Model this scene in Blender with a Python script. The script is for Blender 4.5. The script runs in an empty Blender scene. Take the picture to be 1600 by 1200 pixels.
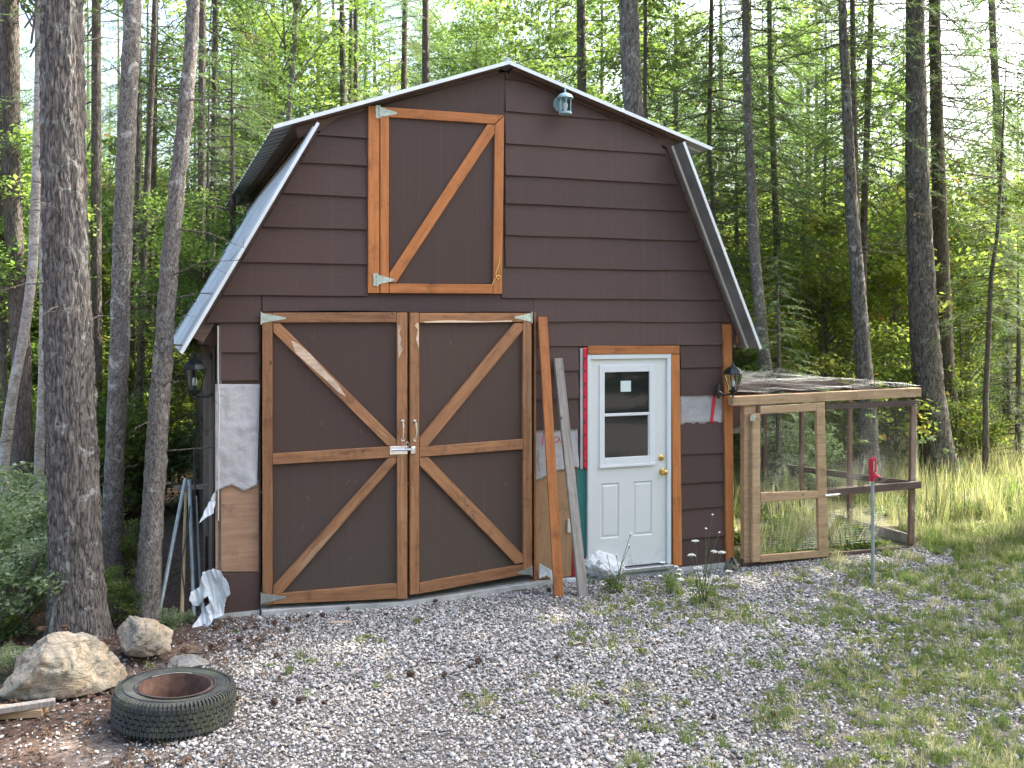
import bpy, bmesh, math, random
import numpy as np
from mathutils import Vector, Matrix, noise
R_ = math.radians
random.seed(11)
rng = np.random.default_rng(11)
sc = bpy.context.scene
col = sc.collection

# ------------------------------------------------------------------ camera, sky, sun, exposure
EYE = 2.47
F = 1500.0            # focal length in pixels of the 1600 px wide photograph
HZ = 500.0            # row of the horizon
cam_d = bpy.data.cameras.new('camera')
cam_d.lens = 33.75; cam_d.sensor_width = 36.0
cam_d.shift_y = -0.0625
cam_d.clip_start = 0.05; cam_d.clip_end = 600
cam = bpy.data.objects.new('camera', cam_d); col.objects.link(cam)
cam.location = (0, 0, EYE); cam.rotation_euler = (R_(90), 0, 0)
sc.camera = cam

SUN_AZ = R_(62)       # clockwise from +Y
SUN_EL = R_(50)
world = bpy.data.worlds.new('World'); sc.world = world; world.use_nodes = True
wn = world.node_tree
bg = wn.nodes['Background']
sky = wn.nodes.new('ShaderNodeTexSky'); sky.sky_type = 'NISHITA'; sky.sun_disc = False
sky.sun_elevation = SUN_EL; sky.sun_rotation = SUN_AZ
sky.air_density = 1.0; sky.dust_density = 6.0; sky.ozone_density = 0.6
wn.links.new(sky.outputs[0], bg.inputs[0]); bg.inputs[1].default_value = 0.15
sd = bpy.data.lights.new('sun', 'SUN'); sd.energy = 3.5; sd.angle = R_(0.6); sd.color = (1.0, 0.94, 0.84)
sun = bpy.data.objects.new('sun', sd); col.objects.link(sun)
to_sun = Vector((math.sin(SUN_AZ)*math.cos(SUN_EL), math.cos(SUN_AZ)*math.cos(SUN_EL), math.sin(SUN_EL)))
sun.rotation_euler = to_sun.to_track_quat('Z', 'Y').to_euler()
sun.location = (20, 20, 30)
vs = sc.view_settings
vs.view_transform = 'Standard'; vs.look = 'None'; vs.gamma = 1.0; vs.use_curve_mapping = False
vs.exposure = 2.45
sc.cycles.use_denoising = True
sc.cycles.max_bounces = 8; sc.cycles.transmission_bounces = 4; sc.cycles.transparent_max_bounces = 8
sc.cycles.diffuse_bounces = 6; sc.cycles.glossy_bounces = 2

# ------------------------------------------------------------------ materials
MAT = {}
def nodes(name):
    m = bpy.data.materials.new(name); m.use_nodes = True
    nt = m.node_tree; b = nt.nodes['Principled BSDF']
    MAT[name] = m
    return m, nt, b
def nd(nt, t, **k):
    n = nt.nodes.new(t)
    for a, v in k.items():
        if a == 'op': n.operation = v
        else: setattr(n, a, v)
    return n
def ramp(nt, src, stops, interp='LINEAR'):
    r = nt.nodes.new('ShaderNodeValToRGB'); cr = r.color_ramp; cr.interpolation = interp
    while len(cr.elements) < len(stops): cr.elements.new(0.5)
    for e, (p, c) in zip(cr.elements, stops):
        e.position = p; e.color = (c[0], c[1], c[2], 1) if not isinstance(c, float) else (c, c, c, 1)
    if src is not None: nt.links.new(src, r.inputs[0])
    return r
def coords(nt, scale=(1, 1, 1), kind='Object', rot=(0, 0, 0)):
    tc = nt.nodes.new('ShaderNodeTexCoord'); mp = nt.nodes.new('ShaderNodeMapping')
    mp.inputs['Scale'].default_value = scale; mp.inputs['Rotation'].default_value = rot
    nt.links.new(tc.outputs[kind], mp.inputs[0]); return mp.outputs[0]
def noisen(nt, vec, scale, detail=4, rough=0.55, dist=0.0):
    n = nt.nodes.new('ShaderNodeTexNoise'); n.inputs['Scale'].default_value = scale
    n.inputs['Detail'].default_value = detail; n.inputs['Roughness'].default_value = rough
    n.inputs['Distortion'].default_value = dist
    if vec is not None: nt.links.new(vec, n.inputs['Vector'])
    return n.outputs[0]
def mixc(nt, fac, a, b, mode='MIX'):
    m = nt.nodes.new('ShaderNodeMix'); m.data_type = 'RGBA'; m.blend_type = mode
    for s, v in ((m.inputs[0], fac), (m.inputs[6], a), (m.inputs[7], b)):
        if isinstance(v, (int, float)): s.default_value = v
        elif isinstance(v, tuple): s.default_value = (*v, 1)
        else: nt.links.new(v, s)
    return m.outputs[2]
def bump(nt, b, h, strength, dist=0.01):
    n = nt.nodes.new('ShaderNodeBump'); n.inputs['Strength'].default_value = strength
    n.inputs['Distance'].default_value = dist
    nt.links.new(h, n.inputs['Height']); nt.links.new(n.outputs[0], b.inputs['Normal'])
def objrand(nt):
    return nt.nodes.new('ShaderNodeObjectInfo').outputs['Random']

def simple(name, c, rough=0.6, metal=0.0, var=0.12, scale=8, bstr=0.15, bscale=60):
    m, nt, b = nodes(name)
    v = coords(nt)
    n = noisen(nt, v, scale, 5)
    r = ramp(nt, n, [(0.3, tuple(x*(1-var) for x in c)), (0.7, tuple(min(1, x*(1+var)) for x in c))])
    nt.links.new(r.outputs[0], b.inputs['Base Color'])
    b.inputs['Roughness'].default_value = rough; b.inputs['Metallic'].default_value = metal
    if bstr: bump(nt, b, noisen(nt, v, bscale, 4), bstr, 0.004)
    return m

def wood(name, dark, light, along='X', rough=0.65, knots=True, wear=None, wearamt=0.62, streak=1.0):
    """board whose grain runs along its local axis; streaky grain, knots, optional raw patches"""
    m, nt, b = nodes(name)
    s = {'X': (1.0, 14, 14), 'Z': (14, 14, 1.0), 'Y': (14, 1.0, 14)}[along]
    rnd = objrand(nt)
    tc = nt.nodes.new('ShaderNodeTexCoord')
    addv = nt.nodes.new('ShaderNodeVectorMath'); addv.operation = 'ADD'
    mul = nt.nodes.new('ShaderNodeVectorMath'); mul.operation = 'SCALE'
    comb = nt.nodes.new('ShaderNodeCombineXYZ')
    nt.links.new(rnd, comb.inputs[0]); nt.links.new(rnd, comb.inputs[1]); nt.links.new(rnd, comb.inputs[2])
    nt.links.new(comb.outputs[0], mul.inputs[0]); mul.inputs[3].default_value = 37.0
    nt.links.new(tc.outputs['Object'], addv.inputs[0]); nt.links.new(mul.outputs[0], addv.inputs[1])
    mp = nt.nodes.new('ShaderNodeMapping'); mp.inputs['Scale'].default_value = s
    nt.links.new(addv.outputs[0], mp.inputs[0])
    g1 = noisen(nt, mp.outputs[0], 2.2, 6, 0.6, 0.6)
    g2 = noisen(nt, mp.outputs[0], 9.0, 5, 0.7, 0.2)
    mixg = nt.nodes.new('ShaderNodeMath'); mixg.operation = 'MULTIPLY_ADD'
    nt.links.new(g2, mixg.inputs[0]); mixg.inputs[1].default_value = 0.45*streak
    sub = nt.nodes.new('ShaderNodeMath'); sub.operation = 'MULTIPLY'; sub.inputs[1].default_value = 0.75
    nt.links.new(g1, sub.inputs[0]); nt.links.new(sub.outputs[0], mixg.inputs[2])
    r = ramp(nt, mixg.outputs[0], [(0.38, dark), (0.68, light)])
    c = r.outputs[0]
    if knots:
        vo = nt.nodes.new('ShaderNodeTexVoronoi'); vo.inputs['Scale'].default_value = 3.2
        mp2 = nt.nodes.new('ShaderNodeMapping'); mp2.inputs['Scale'].default_value = {'X': (1, 2.2, 2.2), 'Z': (2.2, 2.2, 1), 'Y': (2.2, 1, 2.2)}[along]
        nt.links.new(addv.outputs[0], mp2.inputs[0]); nt.links.new(mp2.outputs[0], vo.inputs['Vector'])
        kr = ramp(nt, vo.outputs['Distance'], [(0.03, (1., 1., 1.)), (0.075, (0., 0., 0.))])
        c = mixc(nt, kr.outputs[0], c, tuple(x*0.35 for x in dark))
    if wear is not None:
        wn_ = noisen(nt, mp.outputs[0], 0.55, 5, 0.65, 0.3)
        wr = ramp(nt, wn_, [(wearamt, (0., 0., 0.)), (wearamt+0.06, (1., 1., 1.))])
        c = mixc(nt, wr.outputs[0], c, wear)
    bl = noisen(nt, addv.outputs[0], 5.5, 7, 0.72, 0.4); blr = ramp(nt, bl, [(0.52, (1., 1., 1.)), (0.70, (0.60, 0.60, 0.60))])
    c = mixc(nt, 1.0, c, blr.outputs[0], 'MULTIPLY')
    pt = noisen(nt, mp.outputs[0], 28, 3, 0.7); ptr = ramp(nt, pt, [(0.66, (1., 1., 1.)), (0.74, (0.55, 0.55, 0.55))])
    c = mixc(nt, 1.0, c, ptr.outputs[0], 'MULTIPLY')
    hv = nt.nodes.new('ShaderNodeHueSaturation'); nt.links.new(c, hv.inputs['Color'])
    vr = nt.nodes.new('ShaderNodeMapRange'); vr.inputs[3].default_value = 0.82; vr.inputs[4].default_value = 1.16
    nt.links.new(rnd, vr.inputs[0]); nt.links.new(vr.outputs[0], hv.inputs['Value'])
    nt.links.new(hv.outputs[0], b.inputs['Base Color'])
    b.inputs['Roughness'].default_value = rough
    bump(nt, b, mixg.outputs[0], 0.35, 0.004)
    return m

# painted siding: horizontal grain
def paint(name, c, sx, rough=0.62, dusty=0.0):
    m, nt, b = nodes(name)
    v = coords(nt, sx); v1 = coords(nt, (1, 1, 1))
    g = noisen(nt, v, 3.0, 6, 0.6, 0.5); big = noisen(nt, v1, 1.3, 4, 0.6)
    g2 = noisen(nt, v, 11.0, 4, 0.6)
    ad = nd(nt, 'ShaderNodeMath', op='ADD'); nt.links.new(g, ad.inputs[0]); nt.links.new(big, ad.inputs[1])
    r = ramp(nt, ad.outputs[0], [(0.7/2+0.0, tuple(x*0.80 for x in c)), (0.5, c), (0.68, tuple(x*1.25 for x in c))])
    sp = noisen(nt, v1, 26, 3, 0.7)
    spr = ramp(nt, sp, [(0.70, (0., 0., 0.)), (0.78, (1., 1., 1.))])
    fl = nd(nt, 'ShaderNodeMath', op='MULTIPLY'); fl.inputs[1].default_value = 0.18
    nt.links.new(spr.outputs[0], fl.inputs[0])
    c2 = mixc(nt, fl.outputs[0], r.outputs[0], (0.22, 0.19, 0.17))
    if dusty:
        gp = nt.nodes.new('ShaderNodeNewGeometry'); sx_ = nt.nodes.new('ShaderNodeSeparateXYZ')
        nt.links.new(gp.outputs['Position'], sx_.inputs[0])
        mr = nt.nodes.new('ShaderNodeMapRange'); mr.inputs[1].default_value = 0.0; mr.inputs[2].default_value = 1.4
        mr.inputs[3].default_value = dusty; mr.inputs[4].default_value = 0.0
        nt.links.new(sx_.outputs[2], mr.inputs[0])
        c2 = mixc(nt, mr.outputs[0], c2, (0.085, 0.085, 0.065))
    st = noisen(nt, coords(nt, (22, 10, 0.35)), 1.4, 5, 0.65); stn = ramp(nt, st, [(0.55, (0., 0., 0.)), (0.72, (0.30, 0.30, 0.30))])
    c2 = mixc(nt, stn.outputs[0], c2, tuple(x*1.9+.01 for x in c))
    hv = nt.nodes.new('ShaderNodeHueSaturation'); nt.links.new(c2, hv.inputs['Color']); vr = nt.nodes.new('ShaderNodeMapRange'); vr.inputs[3].default_value = .88; vr.inputs[4].default_value = 1.14
    nt.links.new(objrand(nt), vr.inputs[0]); nt.links.new(vr.outputs[0], hv.inputs['Value']); c2 = hv.outputs[0]
    nt.links.new(c2, b.inputs['Base Color']); b.inputs['Roughness'].default_value = rough
    b.inputs['Specular IOR Level'].default_value = 0.3
    ad2 = nd(nt, 'ShaderNodeMath', op='ADD'); nt.links.new(g, ad2.inputs[0]); nt.links.new(g2, ad2.inputs[1])
    bump(nt, b, ad2.outputs[0], 0.45, 0.004)
    return m
paint('siding_paint', (0.066, 0.0400, 0.0345), (1.2, 10, 16))
paint('door_panel_paint', (0.058, 0.0365, 0.0300), (20, 10, 0.9), dusty=0.35)
wood('cedar_stain', (0.28, 0.092, 0.022), (0.46, 0.165, 0.045), 'X')
wood('cedar_stain_v', (0.28, 0.092, 0.022), (0.46, 0.165, 0.045), 'Z')
wood('weathered_stain', (0.17, 0.068, 0.029), (0.37, 0.175, 0.075), 'X', wear=(0.40, 0.25, 0.14), wearamt=0.62)
wood('weathered_stain_v', (0.18, 0.070, 0.028), (0.34, 0.155, 0.058), 'Z', wear=(0.38, 0.21, 0.09), wearamt=0.70)
wood('raw_wood', (0.46, 0.31, 0.20), (0.70, 0.52, 0.38), 'X', knots=False)
wood('grey_wood', (0.12, 0.105, 0.09), (0.30, 0.27, 0.235), 'Z')
wood('pine_lumber', (0.27, 0.165, 0.085), (0.46, 0.31, 0.175), 'X')
wood('pine_lumber_v', (0.24, 0.15, 0.08), (0.42, 0.29, 0.17), 'Z')
wood('brown_lumber', (0.055, 0.035, 0.030), (0.12, 0.075, 0.060), 'X')
wood('brown_lumber_v', (0.12, 0.062, 0.038), (0.20, 0.115, 0.075), 'Z')
wood('plywood', (0.30, 0.165, 0.095), (0.42, 0.255, 0.16), 'X', streak=0.6, knots=True)
wood('board_osb', (0.20, 0.11, 0.05), (0.34, 0.20, 0.10), 'Z', streak=1.2)
simple('dark_inside', (0.03, 0.024, 0.02), 0.9)
simple('white_paint', (0.64, 0.67, 0.66), 0.42, var=0.03, scale=3, bstr=0.05)
simple('window_vinyl', (0.68, 0.70, 0.70), 0.35, var=0.02, bstr=0)
simple('concrete', (0.42, 0.42, 0.39), 0.9, var=0.25, scale=6, bstr=0.4)
simple('black_metal', (0.02, 0.026, 0.026), 0.42, 0.3, var=0.3, bstr=0.1)
simple('verdigris', (0.28, 0.42, 0.46), 0.5, 0.2, var=0.25, scale=30)
simple('galvanised', (0.50, 0.53, 0.53), 0.38, 0.75, var=0.2, scale=30)
simple('hinge_zinc', (0.50, 0.56, 0.48), 0.5, 0.35, var=0.25, scale=40)
simple('chrome', (0.75, 0.76, 0.77), 0.22, 1.0, var=0.05, bstr=0)
simple('brass', (0.72, 0.50, 0.16), 0.25, 1.0, var=0.1, bstr=0)
simple('grey_pipe', (0.34, 0.39, 0.40), 0.5, 0.4, var=0.2, scale=10)
simple('tan_handle', (0.42, 0.30, 0.15), 0.6, var=0.2, scale=6)
simple('cable_black', (0.03, 0.03, 0.03), 0.5, bstr=0)
simple('cable_white', (0.62, 0.60, 0.55), 0.5, bstr=0)
simple('red_tape', (0.60, 0.020, 0.045), 0.35, var=0.15, bstr=0.1)
simple('red_paint', (0.50, 0.02, 0.05), 0.45, var=0.25, scale=25)
simple('red_fabric', (0.22, 0.02, 0.02), 0.9, var=0.3)
simple('teal_board', (0.025, 0.15, 0.135), 0.7, var=0.12, scale=20)
simple('red_ink', (0.45, 0.03, 0.05), 0.7, var=0.05, bstr=0)
simple('black_ink', (0.03, 0.03, 0.035), 0.7, var=0.05, bstr=0)
simple('wire_steel', (0.42, 0.44, 0.45), 0.45, 0.8, var=0.15, bstr=0)
simple('rust', (0.085, 0.046, 0.034), 0.85, 0.2, var=0.45, scale=18, bstr=0.5)
simple('pine_cone', (0.075, 0.042, 0.028), 0.85, var=0.4, scale=40)
simple('twig', (0.13, 0.09, 0.06), 0.85, var=0.3)
simple('sticker', (0.60, 0.70, 0.66), 0.5, var=0.02, bstr=0)
simple('outlet_plastic', (0.62, 0.62, 0.58), 0.4, var=0.05, bstr=0)
simple('white_petal', (0.78, 0.80, 0.72), 0.7, var=0.1, bstr=0)
simple('bulb_glass', (0.70, 0.72, 0.66), 0.3, var=0.02, bstr=0)

# roof metal
m, nt, b = nodes('roof_metal')
v = coords(nt); n1 = noisen(nt, v, 2.5, 5, 0.6); n2 = noisen(nt, coords(nt, (1, 14, 1)), 3, 4)
r = ramp(nt, n1, [(0.3, (0.36, 0.39, 0.39)), (0.7, (0.54, 0.57, 0.57))]); nt.links.new(r.outputs[0], b.inputs['Base Color'])
b.inputs['Metallic'].default_value = 0.65; b.inputs['Roughness'].default_value = 0.42; bump(nt, b, n2, 0.1, 0.004)

simple('rake_glint_metal', (0.78, 0.80, 0.82), 0.35, 0.25, var=.08, scale=4)  # near-white: sun glint along the rake trim is put into its colour
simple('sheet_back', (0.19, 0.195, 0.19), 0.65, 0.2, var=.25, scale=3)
simple('scratch', (0.24, 0.20, 0.16), 0.8, bstr=0)
simple('nail', (0.10, 0.085, 0.075), 0.6, 0.3, bstr=0)
# torn house wrap
m, nt, b = nodes('house_wrap')
v = coords(nt); n1 = noisen(nt, v, 2.2, 6, 0.6, 0.8); n2 = noisen(nt, v, 7, 5, 0.6, 1.2)
r = ramp(nt, n1, [(0.28, (0.30, 0.285, 0.28)), (0.52, (0.44, 0.425, 0.425)), (0.75, (0.56, 0.55, 0.545))])
vo = nt.nodes.new('ShaderNodeTexVoronoi'); vo.inputs['Scale'].default_value = 7; nt.links.new(v, vo.inputs['Vector'])
sr = ramp(nt, vo.outputs['Distance'], [(0.03, (1., 1., 1.)), (0.06, (0., 0., 0.))])
c = mixc(nt, sr.outputs[0], r.outputs[0], (0.2, 0.17, 0.14))
nt.links.new(c, b.inputs['Base Color']); b.inputs['Roughness'].default_value = 0.7; bump(nt, b, n2, 0.5, 0.03)

# plastic sheet (thin, white)
simple('plastic_sheet', (0.62, 0.66, 0.67), 0.4, var=0.12, scale=8, bstr=0.35, bscale=30)
# glass
m, nt, b = nodes('window_glass')
b.inputs['Base Color'].default_value = (0.016, 0.018, 0.018, 1); b.inputs['Roughness'].default_value = 0.03
b.inputs['Specular IOR Level'].default_value = 0.5
bump(nt, b, noisen(nt, coords(nt), 2.0, 2), 0.08, 0.01)
m, nt, b = nodes('lantern_glass')
b.inputs['Base Color'].default_value = (0.8, 0.85, 0.85, 1); b.inputs['Roughness'].default_value = 0.05
b.inputs['Transmission Weight'].default_value = 1.0; b.inputs['IOR'].default_value = 1.1

# bark
def bark(name, dark, light, lichen, lam=0.62, zs=0.28, sc_=26, strength=1.0, bands=False):
    m, nt, b = nodes(name)
    rnd = objrand(nt)
    tc = nt.nodes.new('ShaderNodeTexCoord'); addv = nt.nodes.new('ShaderNodeVectorMath'); addv.operation = 'ADD'
    comb = nt.nodes.new('ShaderNodeCombineXYZ'); mu = nd(nt, 'ShaderNodeMath', op='MULTIPLY'); mu.inputs[1].default_value = 19
    nt.links.new(rnd, mu.inputs[0]); nt.links.new(mu.outputs[0], comb.inputs[2])
    nt.links.new(tc.outputs['Object'], addv.inputs[0]); nt.links.new(comb.outputs[0], addv.inputs[1])
    mp = nt.nodes.new('ShaderNodeMapping'); mp.inputs['Scale'].default_value = (1, 1, zs)
    nt.links.new(addv.outputs[0], mp.inputs[0])
    wv = noisen(nt, mp.outputs[0], sc_, 5, 0.65, 0.8)
    vo = nt.nodes.new('ShaderNodeTexVoronoi'); vo.feature = 'DISTANCE_TO_EDGE'; vo.inputs['Scale'].default_value = sc_*1.1
    ds = nt.nodes.new('ShaderNodeVectorMath'); ds.operation = 'ADD'
    nz = nt.nodes.new('ShaderNodeTexNoise'); nz.inputs['Scale'].default_value = 9; nt.links.new(mp.outputs[0], nz.inputs['Vector'])
    scl = nt.nodes.new('ShaderNodeVectorMath'); scl.operation = 'SCALE'; scl.inputs[3].default_value = 0.10
    nt.links.new(nz.outputs['Color'], scl.inputs[0]); nt.links.new(mp.outputs[0], ds.inputs[0]); nt.links.new(scl.outputs[0], ds.inputs[1])
    nt.links.new(ds.outputs[0], vo.inputs['Vector'])
    cr = ramp(nt, vo.outputs['Distance'], [(0.0, (0., 0., 0.)), (0.22, (1., 1., 1.))])
    h = nd(nt, 'ShaderNodeMath', op='MULTIPLY_ADD'); nt.links.new(cr.outputs[0], h.inputs[0]); h.inputs[1].default_value = 0.22; nt.links.new(wv, h.inputs[2])
    r = ramp(nt, h.outputs[0], [(0.44, dark), (0.60, tuple((x+y)/2 for x, y in zip(dark, light))), (0.80, light)])
    ln = noisen(nt, addv.outputs[0], 7, 6, 0.72, 0.5)
    lr = ramp(nt, ln, [(lam, (0., 0., 0.)), (lam+0.10, (1., 1., 1.))])
    c = mixc(nt, lr.outputs[0], r.outputs[0], lichen)
    if bands:
        mb = nt.nodes.new('ShaderNodeMapping'); mb.inputs['Scale'].default_value = (2, 2, 16); nt.links.new(addv.outputs[0], mb.inputs[0])
        bn = noisen(nt, mb.outputs[0], 1.6, 5, 0.7); br = ramp(nt, bn, [(0.60, (0., 0., 0.)), (0.66, (1., 1., 1.))])
        c = mixc(nt, br.outputs[0], c, (0.06, 0.05, 0.04))
    nt.links.new(c, b.inputs['Base Color']); b.inputs['Roughness'].default_value = 0.9
    bump(nt, b, h.outputs[0], strength, 0.02)
bark('bark_fir', (0.036, 0.031, 0.028), (0.21, 0.188, 0.170), (0.36, 0.37, 0.34), 0.57, 0.22, 34)
bark('bark_grey', (0.065, 0.055, 0.050), (0.25, 0.225, 0.20), (0.44, 0.43, 0.40), 0.56, 0.45, 46, 0.6)
bark('bark_dark', (0.045, 0.037, 0.032), (0.17, 0.14, 0.12), (0.24, 0.24, 0.21), 0.62, 0.22, 36)
bark('bark_birch', (0.20, 0.17, 0.14), (0.42, 0.39, 0.35), (0.48, 0.46, 0.42), 0.5, 1.5, 20, 0.3, bands=True)

# foliage: colour from the stored tint of every leaf or spray, part of the light passes through
def foliage(name, stops, trans=0.45, rough=0.6, vary=0.25):
    m = bpy.data.materials.new(name); m.use_nodes = True; nt = m.node_tree; MAT[name] = m
    for n in list(nt.nodes): nt.nodes.remove(n)
    out = nt.nodes.new('ShaderNodeOutputMaterial')
    at = nt.nodes.new('ShaderNodeAttribute'); at.attribute_name = 'tint'
    r = ramp(nt, at.outputs['Fac'], stops)
    hv = nt.nodes.new('ShaderNodeHueSaturation'); nt.links.new(r.outputs[0], hv.inputs['Color'])
    rnd = objrand(nt); mr = nt.nodes.new('ShaderNodeMapRange'); mr.inputs[3].default_value = 1-vary; mr.inputs[4].default_value = 1+vary
    nt.links.new(rnd, mr.inputs[0]); nt.links.new(mr.outputs[0], hv.inputs['Value'])
    d = nt.nodes.new('ShaderNodeBsdfPrincipled'); d.inputs['Roughness'].default_value = rough; d.inputs['Specular IOR Level'].default_value = 0.35
    t = nt.nodes.new('ShaderNodeBsdfTranslucent'); mx = nt.nodes.new('ShaderNodeMixShader'); mx.inputs[0].default_value = trans
    nt.links.new(hv.outputs[0], d.inputs['Base Color'])
    tcx = mixc(nt, 1.0, hv.outputs[0], (1.25, 1.42, 0.92), 'MULTIPLY')
    nt.links.new(tcx, t.inputs['Color'])
    nt.links.new(d.outputs[0], mx.inputs[1]); nt.links.new(t.outputs[0], mx.inputs[2]); nt.links.new(mx.outputs[0], out.inputs[0])
    return m
foliage('needles', [(0.0, (0.070, 0.110, 0.055)), (0.5, (0.110, 0.165, 0.075)), (0.9, (0.160, 0.220, 0.085)), (1.0, (0.22, 0.14, 0.08))], 0.45)
foliage('needles_pale', [(0.0, (0.085, 0.125, 0.065)), (0.5, (0.125, 0.180, 0.090)), (1.0, (0.18, 0.24, 0.105))], 0.45)
foliage('leaves_green', [(0.0, (0.100, 0.150, 0.050)), (0.5, (0.170, 0.235, 0.070)), (1.0, (0.25, 0.30, 0.09))], 0.65)
foliage('leaves_yellow', [(0.0, (0.12, 0.165, 0.045)), (0.5, (0.21, 0.255, 0.065)), (0.86, (0.29, 0.31, 0.09)), (1.0, (0.30, 0.15, 0.06))], 0.68)
foliage('leaves_pale', [(0.0, (0.11, 0.17, 0.07)), (0.5, (0.24, 0.32, 0.16)), (0.8, (0.45, 0.50, 0.36)), (1.0, (0.60, 0.62, 0.50))], 0.45)
foliage('grass_green', [(0.0, (0.10, 0.155, 0.045)), (0.6, (0.17, 0.23, 0.07)), (1.0, (0.36, 0.33, 0.16))], 0.4)
foliage('grass_dry', [(0.0, (0.22, 0.24, 0.12)), (0.4, (0.38, 0.36, 0.21)), (1.0, (0.62, 0.54, 0.38))], 0.4)
foliage('leaves_dead', [(0.0, (0.07, 0.042, 0.028)), (0.6, (0.14, 0.085, 0.052)), (1.0, (0.24, 0.16, 0.10))], 0.15)

# pebbles
m, nt, b = nodes('pebble')
rnd = objrand(nt)
r = ramp(nt, rnd, [(0.0, (0.085, 0.085, 0.085)), (0.12, (0.205, 0.20, 0.19)), (0.27, (0.31, 0.295, 0.275)), (0.42, (0.45, 0.41, 0.37)),
                   (0.54, (0.26, 0.265, 0.265)), (0.64, (0.46, 0.445, 0.42)), (0.84, (0.64, 0.62, 0.585)), (0.91, (0.38, 0.29, 0.235)), (0.95, (0.32, 0.27, 0.20)), (1.0, (0.13, 0.10, 0.09))], 'CONSTANT')
n1 = noisen(nt, coords(nt), 3.0, 4); c = mixc(nt, 0.16, r.outputs[0], ramp(nt, n1, [(0.35, (0.15, 0.15, 0.15)), (0.7, (0.75, 0.73, 0.71))]).outputs[0])
nt.links.new(c, b.inputs['Base Color']); b.inputs['Roughness'].default_value = 0.75

# boulders
m, nt, b = nodes('boulder_stone')
v = coords(nt); n1 = noisen(nt, v, 3.0, 10, 0.68, 1.2); n2 = noisen(nt, v, 11, 9, 0.75); n3 = noisen(nt, coords(nt, (1, 1, 3), rot=(.5, .3, 0)), 4.5, 8, 0.7, 1.6)
r = ramp(nt, n1, [(0.34, (0.20, 0.19, 0.155)), (0.44, (0.36, 0.32, 0.25)), (0.52, (0.49, 0.41, 0.30)), (0.60, (0.36, 0.27, 0.18)), (0.70, (0.50, 0.45, 0.37))])
c = mixc(nt, ramp(nt, n2, [(0.50, (0., 0., 0.)), (0.62, (0.75, 0.75, 0.75))]).outputs[0], r.outputs[0], (0.19, 0.19, 0.135))
c = mixc(nt, ramp(nt, n3, [(0.485, (0., 0., 0.)), (0.5, (0.8, 0.8, 0.8)), (0.515, (0., 0., 0.))]).outputs[0], c, (0.07, 0.06, 0.045))
nt.links.new(c, b.inputs['Base Color']); b.inputs['Roughness'].default_value = 0.85
ad = nd(nt, 'ShaderNodeMath', op='ADD'); nt.links.new(n3, ad.inputs[0]); nt.links.new(n2, ad.inputs[1]); bump(nt, b, ad.outputs[0], 0.9, 0.04)
m, nt, b = nodes('flat_stone')
v = coords(nt); n1 = noisen(nt, v, 6, 8, 0.65); r = ramp(nt, n1, [(0.3, (0.10, 0.10, 0.09)), (0.7, (0.27, 0.27, 0.25))])
nt.links.new(r.outputs[0], b.inputs['Base Color']); b.inputs['Roughness'].default_value = 0.9; bump(nt, b, n1, 0.7, 0.02)

# tyre rubber
m, nt, b = nodes('tyre_rubber')
v = coords(nt); n1 = noisen(nt, v, 9, 6, 0.65)
r = ramp(nt, n1, [(0.3, (0.022, 0.025, 0.024)), (0.6, (0.050, 0.056, 0.054)), (0.8, (0.10, 0.105, 0.095))])
n2 = noisen(nt, v, 5, 5); g = ramp(nt, n2, [(0.5, (0., 0., 0.)), (0.7, (0.5, 0.5, 0.5))])
c = mixc(nt, g.outputs[0], r.outputs[0], (0.075, 0.095, 0.035))
nt.links.new(c, b.inputs['Base Color']); b.inputs['Roughness'].default_value = 0.8

# ground: litter in the wood, fine grit in the yard, dry grass soil to the right
m, nt, b = nodes('soil')
gp = nt.nodes.new('ShaderNodeNewGeometry'); sep = nt.nodes.new('ShaderNodeSeparateXYZ'); nt.links.new(gp.outputs['Position'], sep.inputs[0])
n1 = noisen(nt, gp.outputs['Position'], 1.1, 6, 0.65); n2 = noisen(nt, gp.outputs['Position'], 34, 6, 0.7); n3 = noisen(nt, gp.outputs['Position'], 7, 6, 0.7)
duff = ramp(nt, n2, [(0.30, (0.022, 0.015, 0.012)), (0.47, (0.075, 0.048, 0.036)), (0.60, (0.15, 0.095, 0.07)), (0.70, (0.30, 0.25, 0.21))])
green = ramp(nt, n2, [(0.3, (0.08, 0.09, 0.03)), (0.5, (0.18, 0.185, 0.08)), (0.7, (0.36, 0.32, 0.17))])
grit = ramp(nt, n2, [(0.3, (0.05, 0.045, 0.042)), (0.5, (0.14, 0.132, 0.122)), (0.72, (0.36, 0.34, 0.31))])
ax = nd(nt, 'ShaderNodeMath', op='MULTIPLY_ADD'); nt.links.new(n1, ax.inputs[0]); ax.inputs[1].default_value = 1.6; nt.links.new(sep.outputs[0], ax.inputs[2])
mr = nt.nodes.new('ShaderNodeMapRange'); mr.inputs[1].default_value = -1.9; mr.inputs[2].default_value = -1.1; nt.links.new(ax.outputs[0], mr.inputs[0])
ay = nd(nt, 'ShaderNodeMath', op='MULTIPLY_ADD'); nt.links.new(n1, ay.inputs[0]); ay.inputs[1].default_value = 3.0; nt.links.new(sep.outputs[1], ay.inputs[2])
mr2 = nt.nodes.new('ShaderNodeMapRange'); mr2.inputs[1].default_value = 10.8; mr2.inputs[2].default_value = 12.0; nt.links.new(ay.outputs[0], mr2.inputs[0])
c = mixc(nt, mr2.outputs[0], grit.outputs[0], green.outputs[0])
c = mixc(nt, mr.outputs[0], duff.outputs[0], c)
nt.links.new(c, b.inputs['Base Color']); b.inputs['Roughness'].default_value = 0.95
bump(nt, b, n2, 0.8, 0.03)

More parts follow.
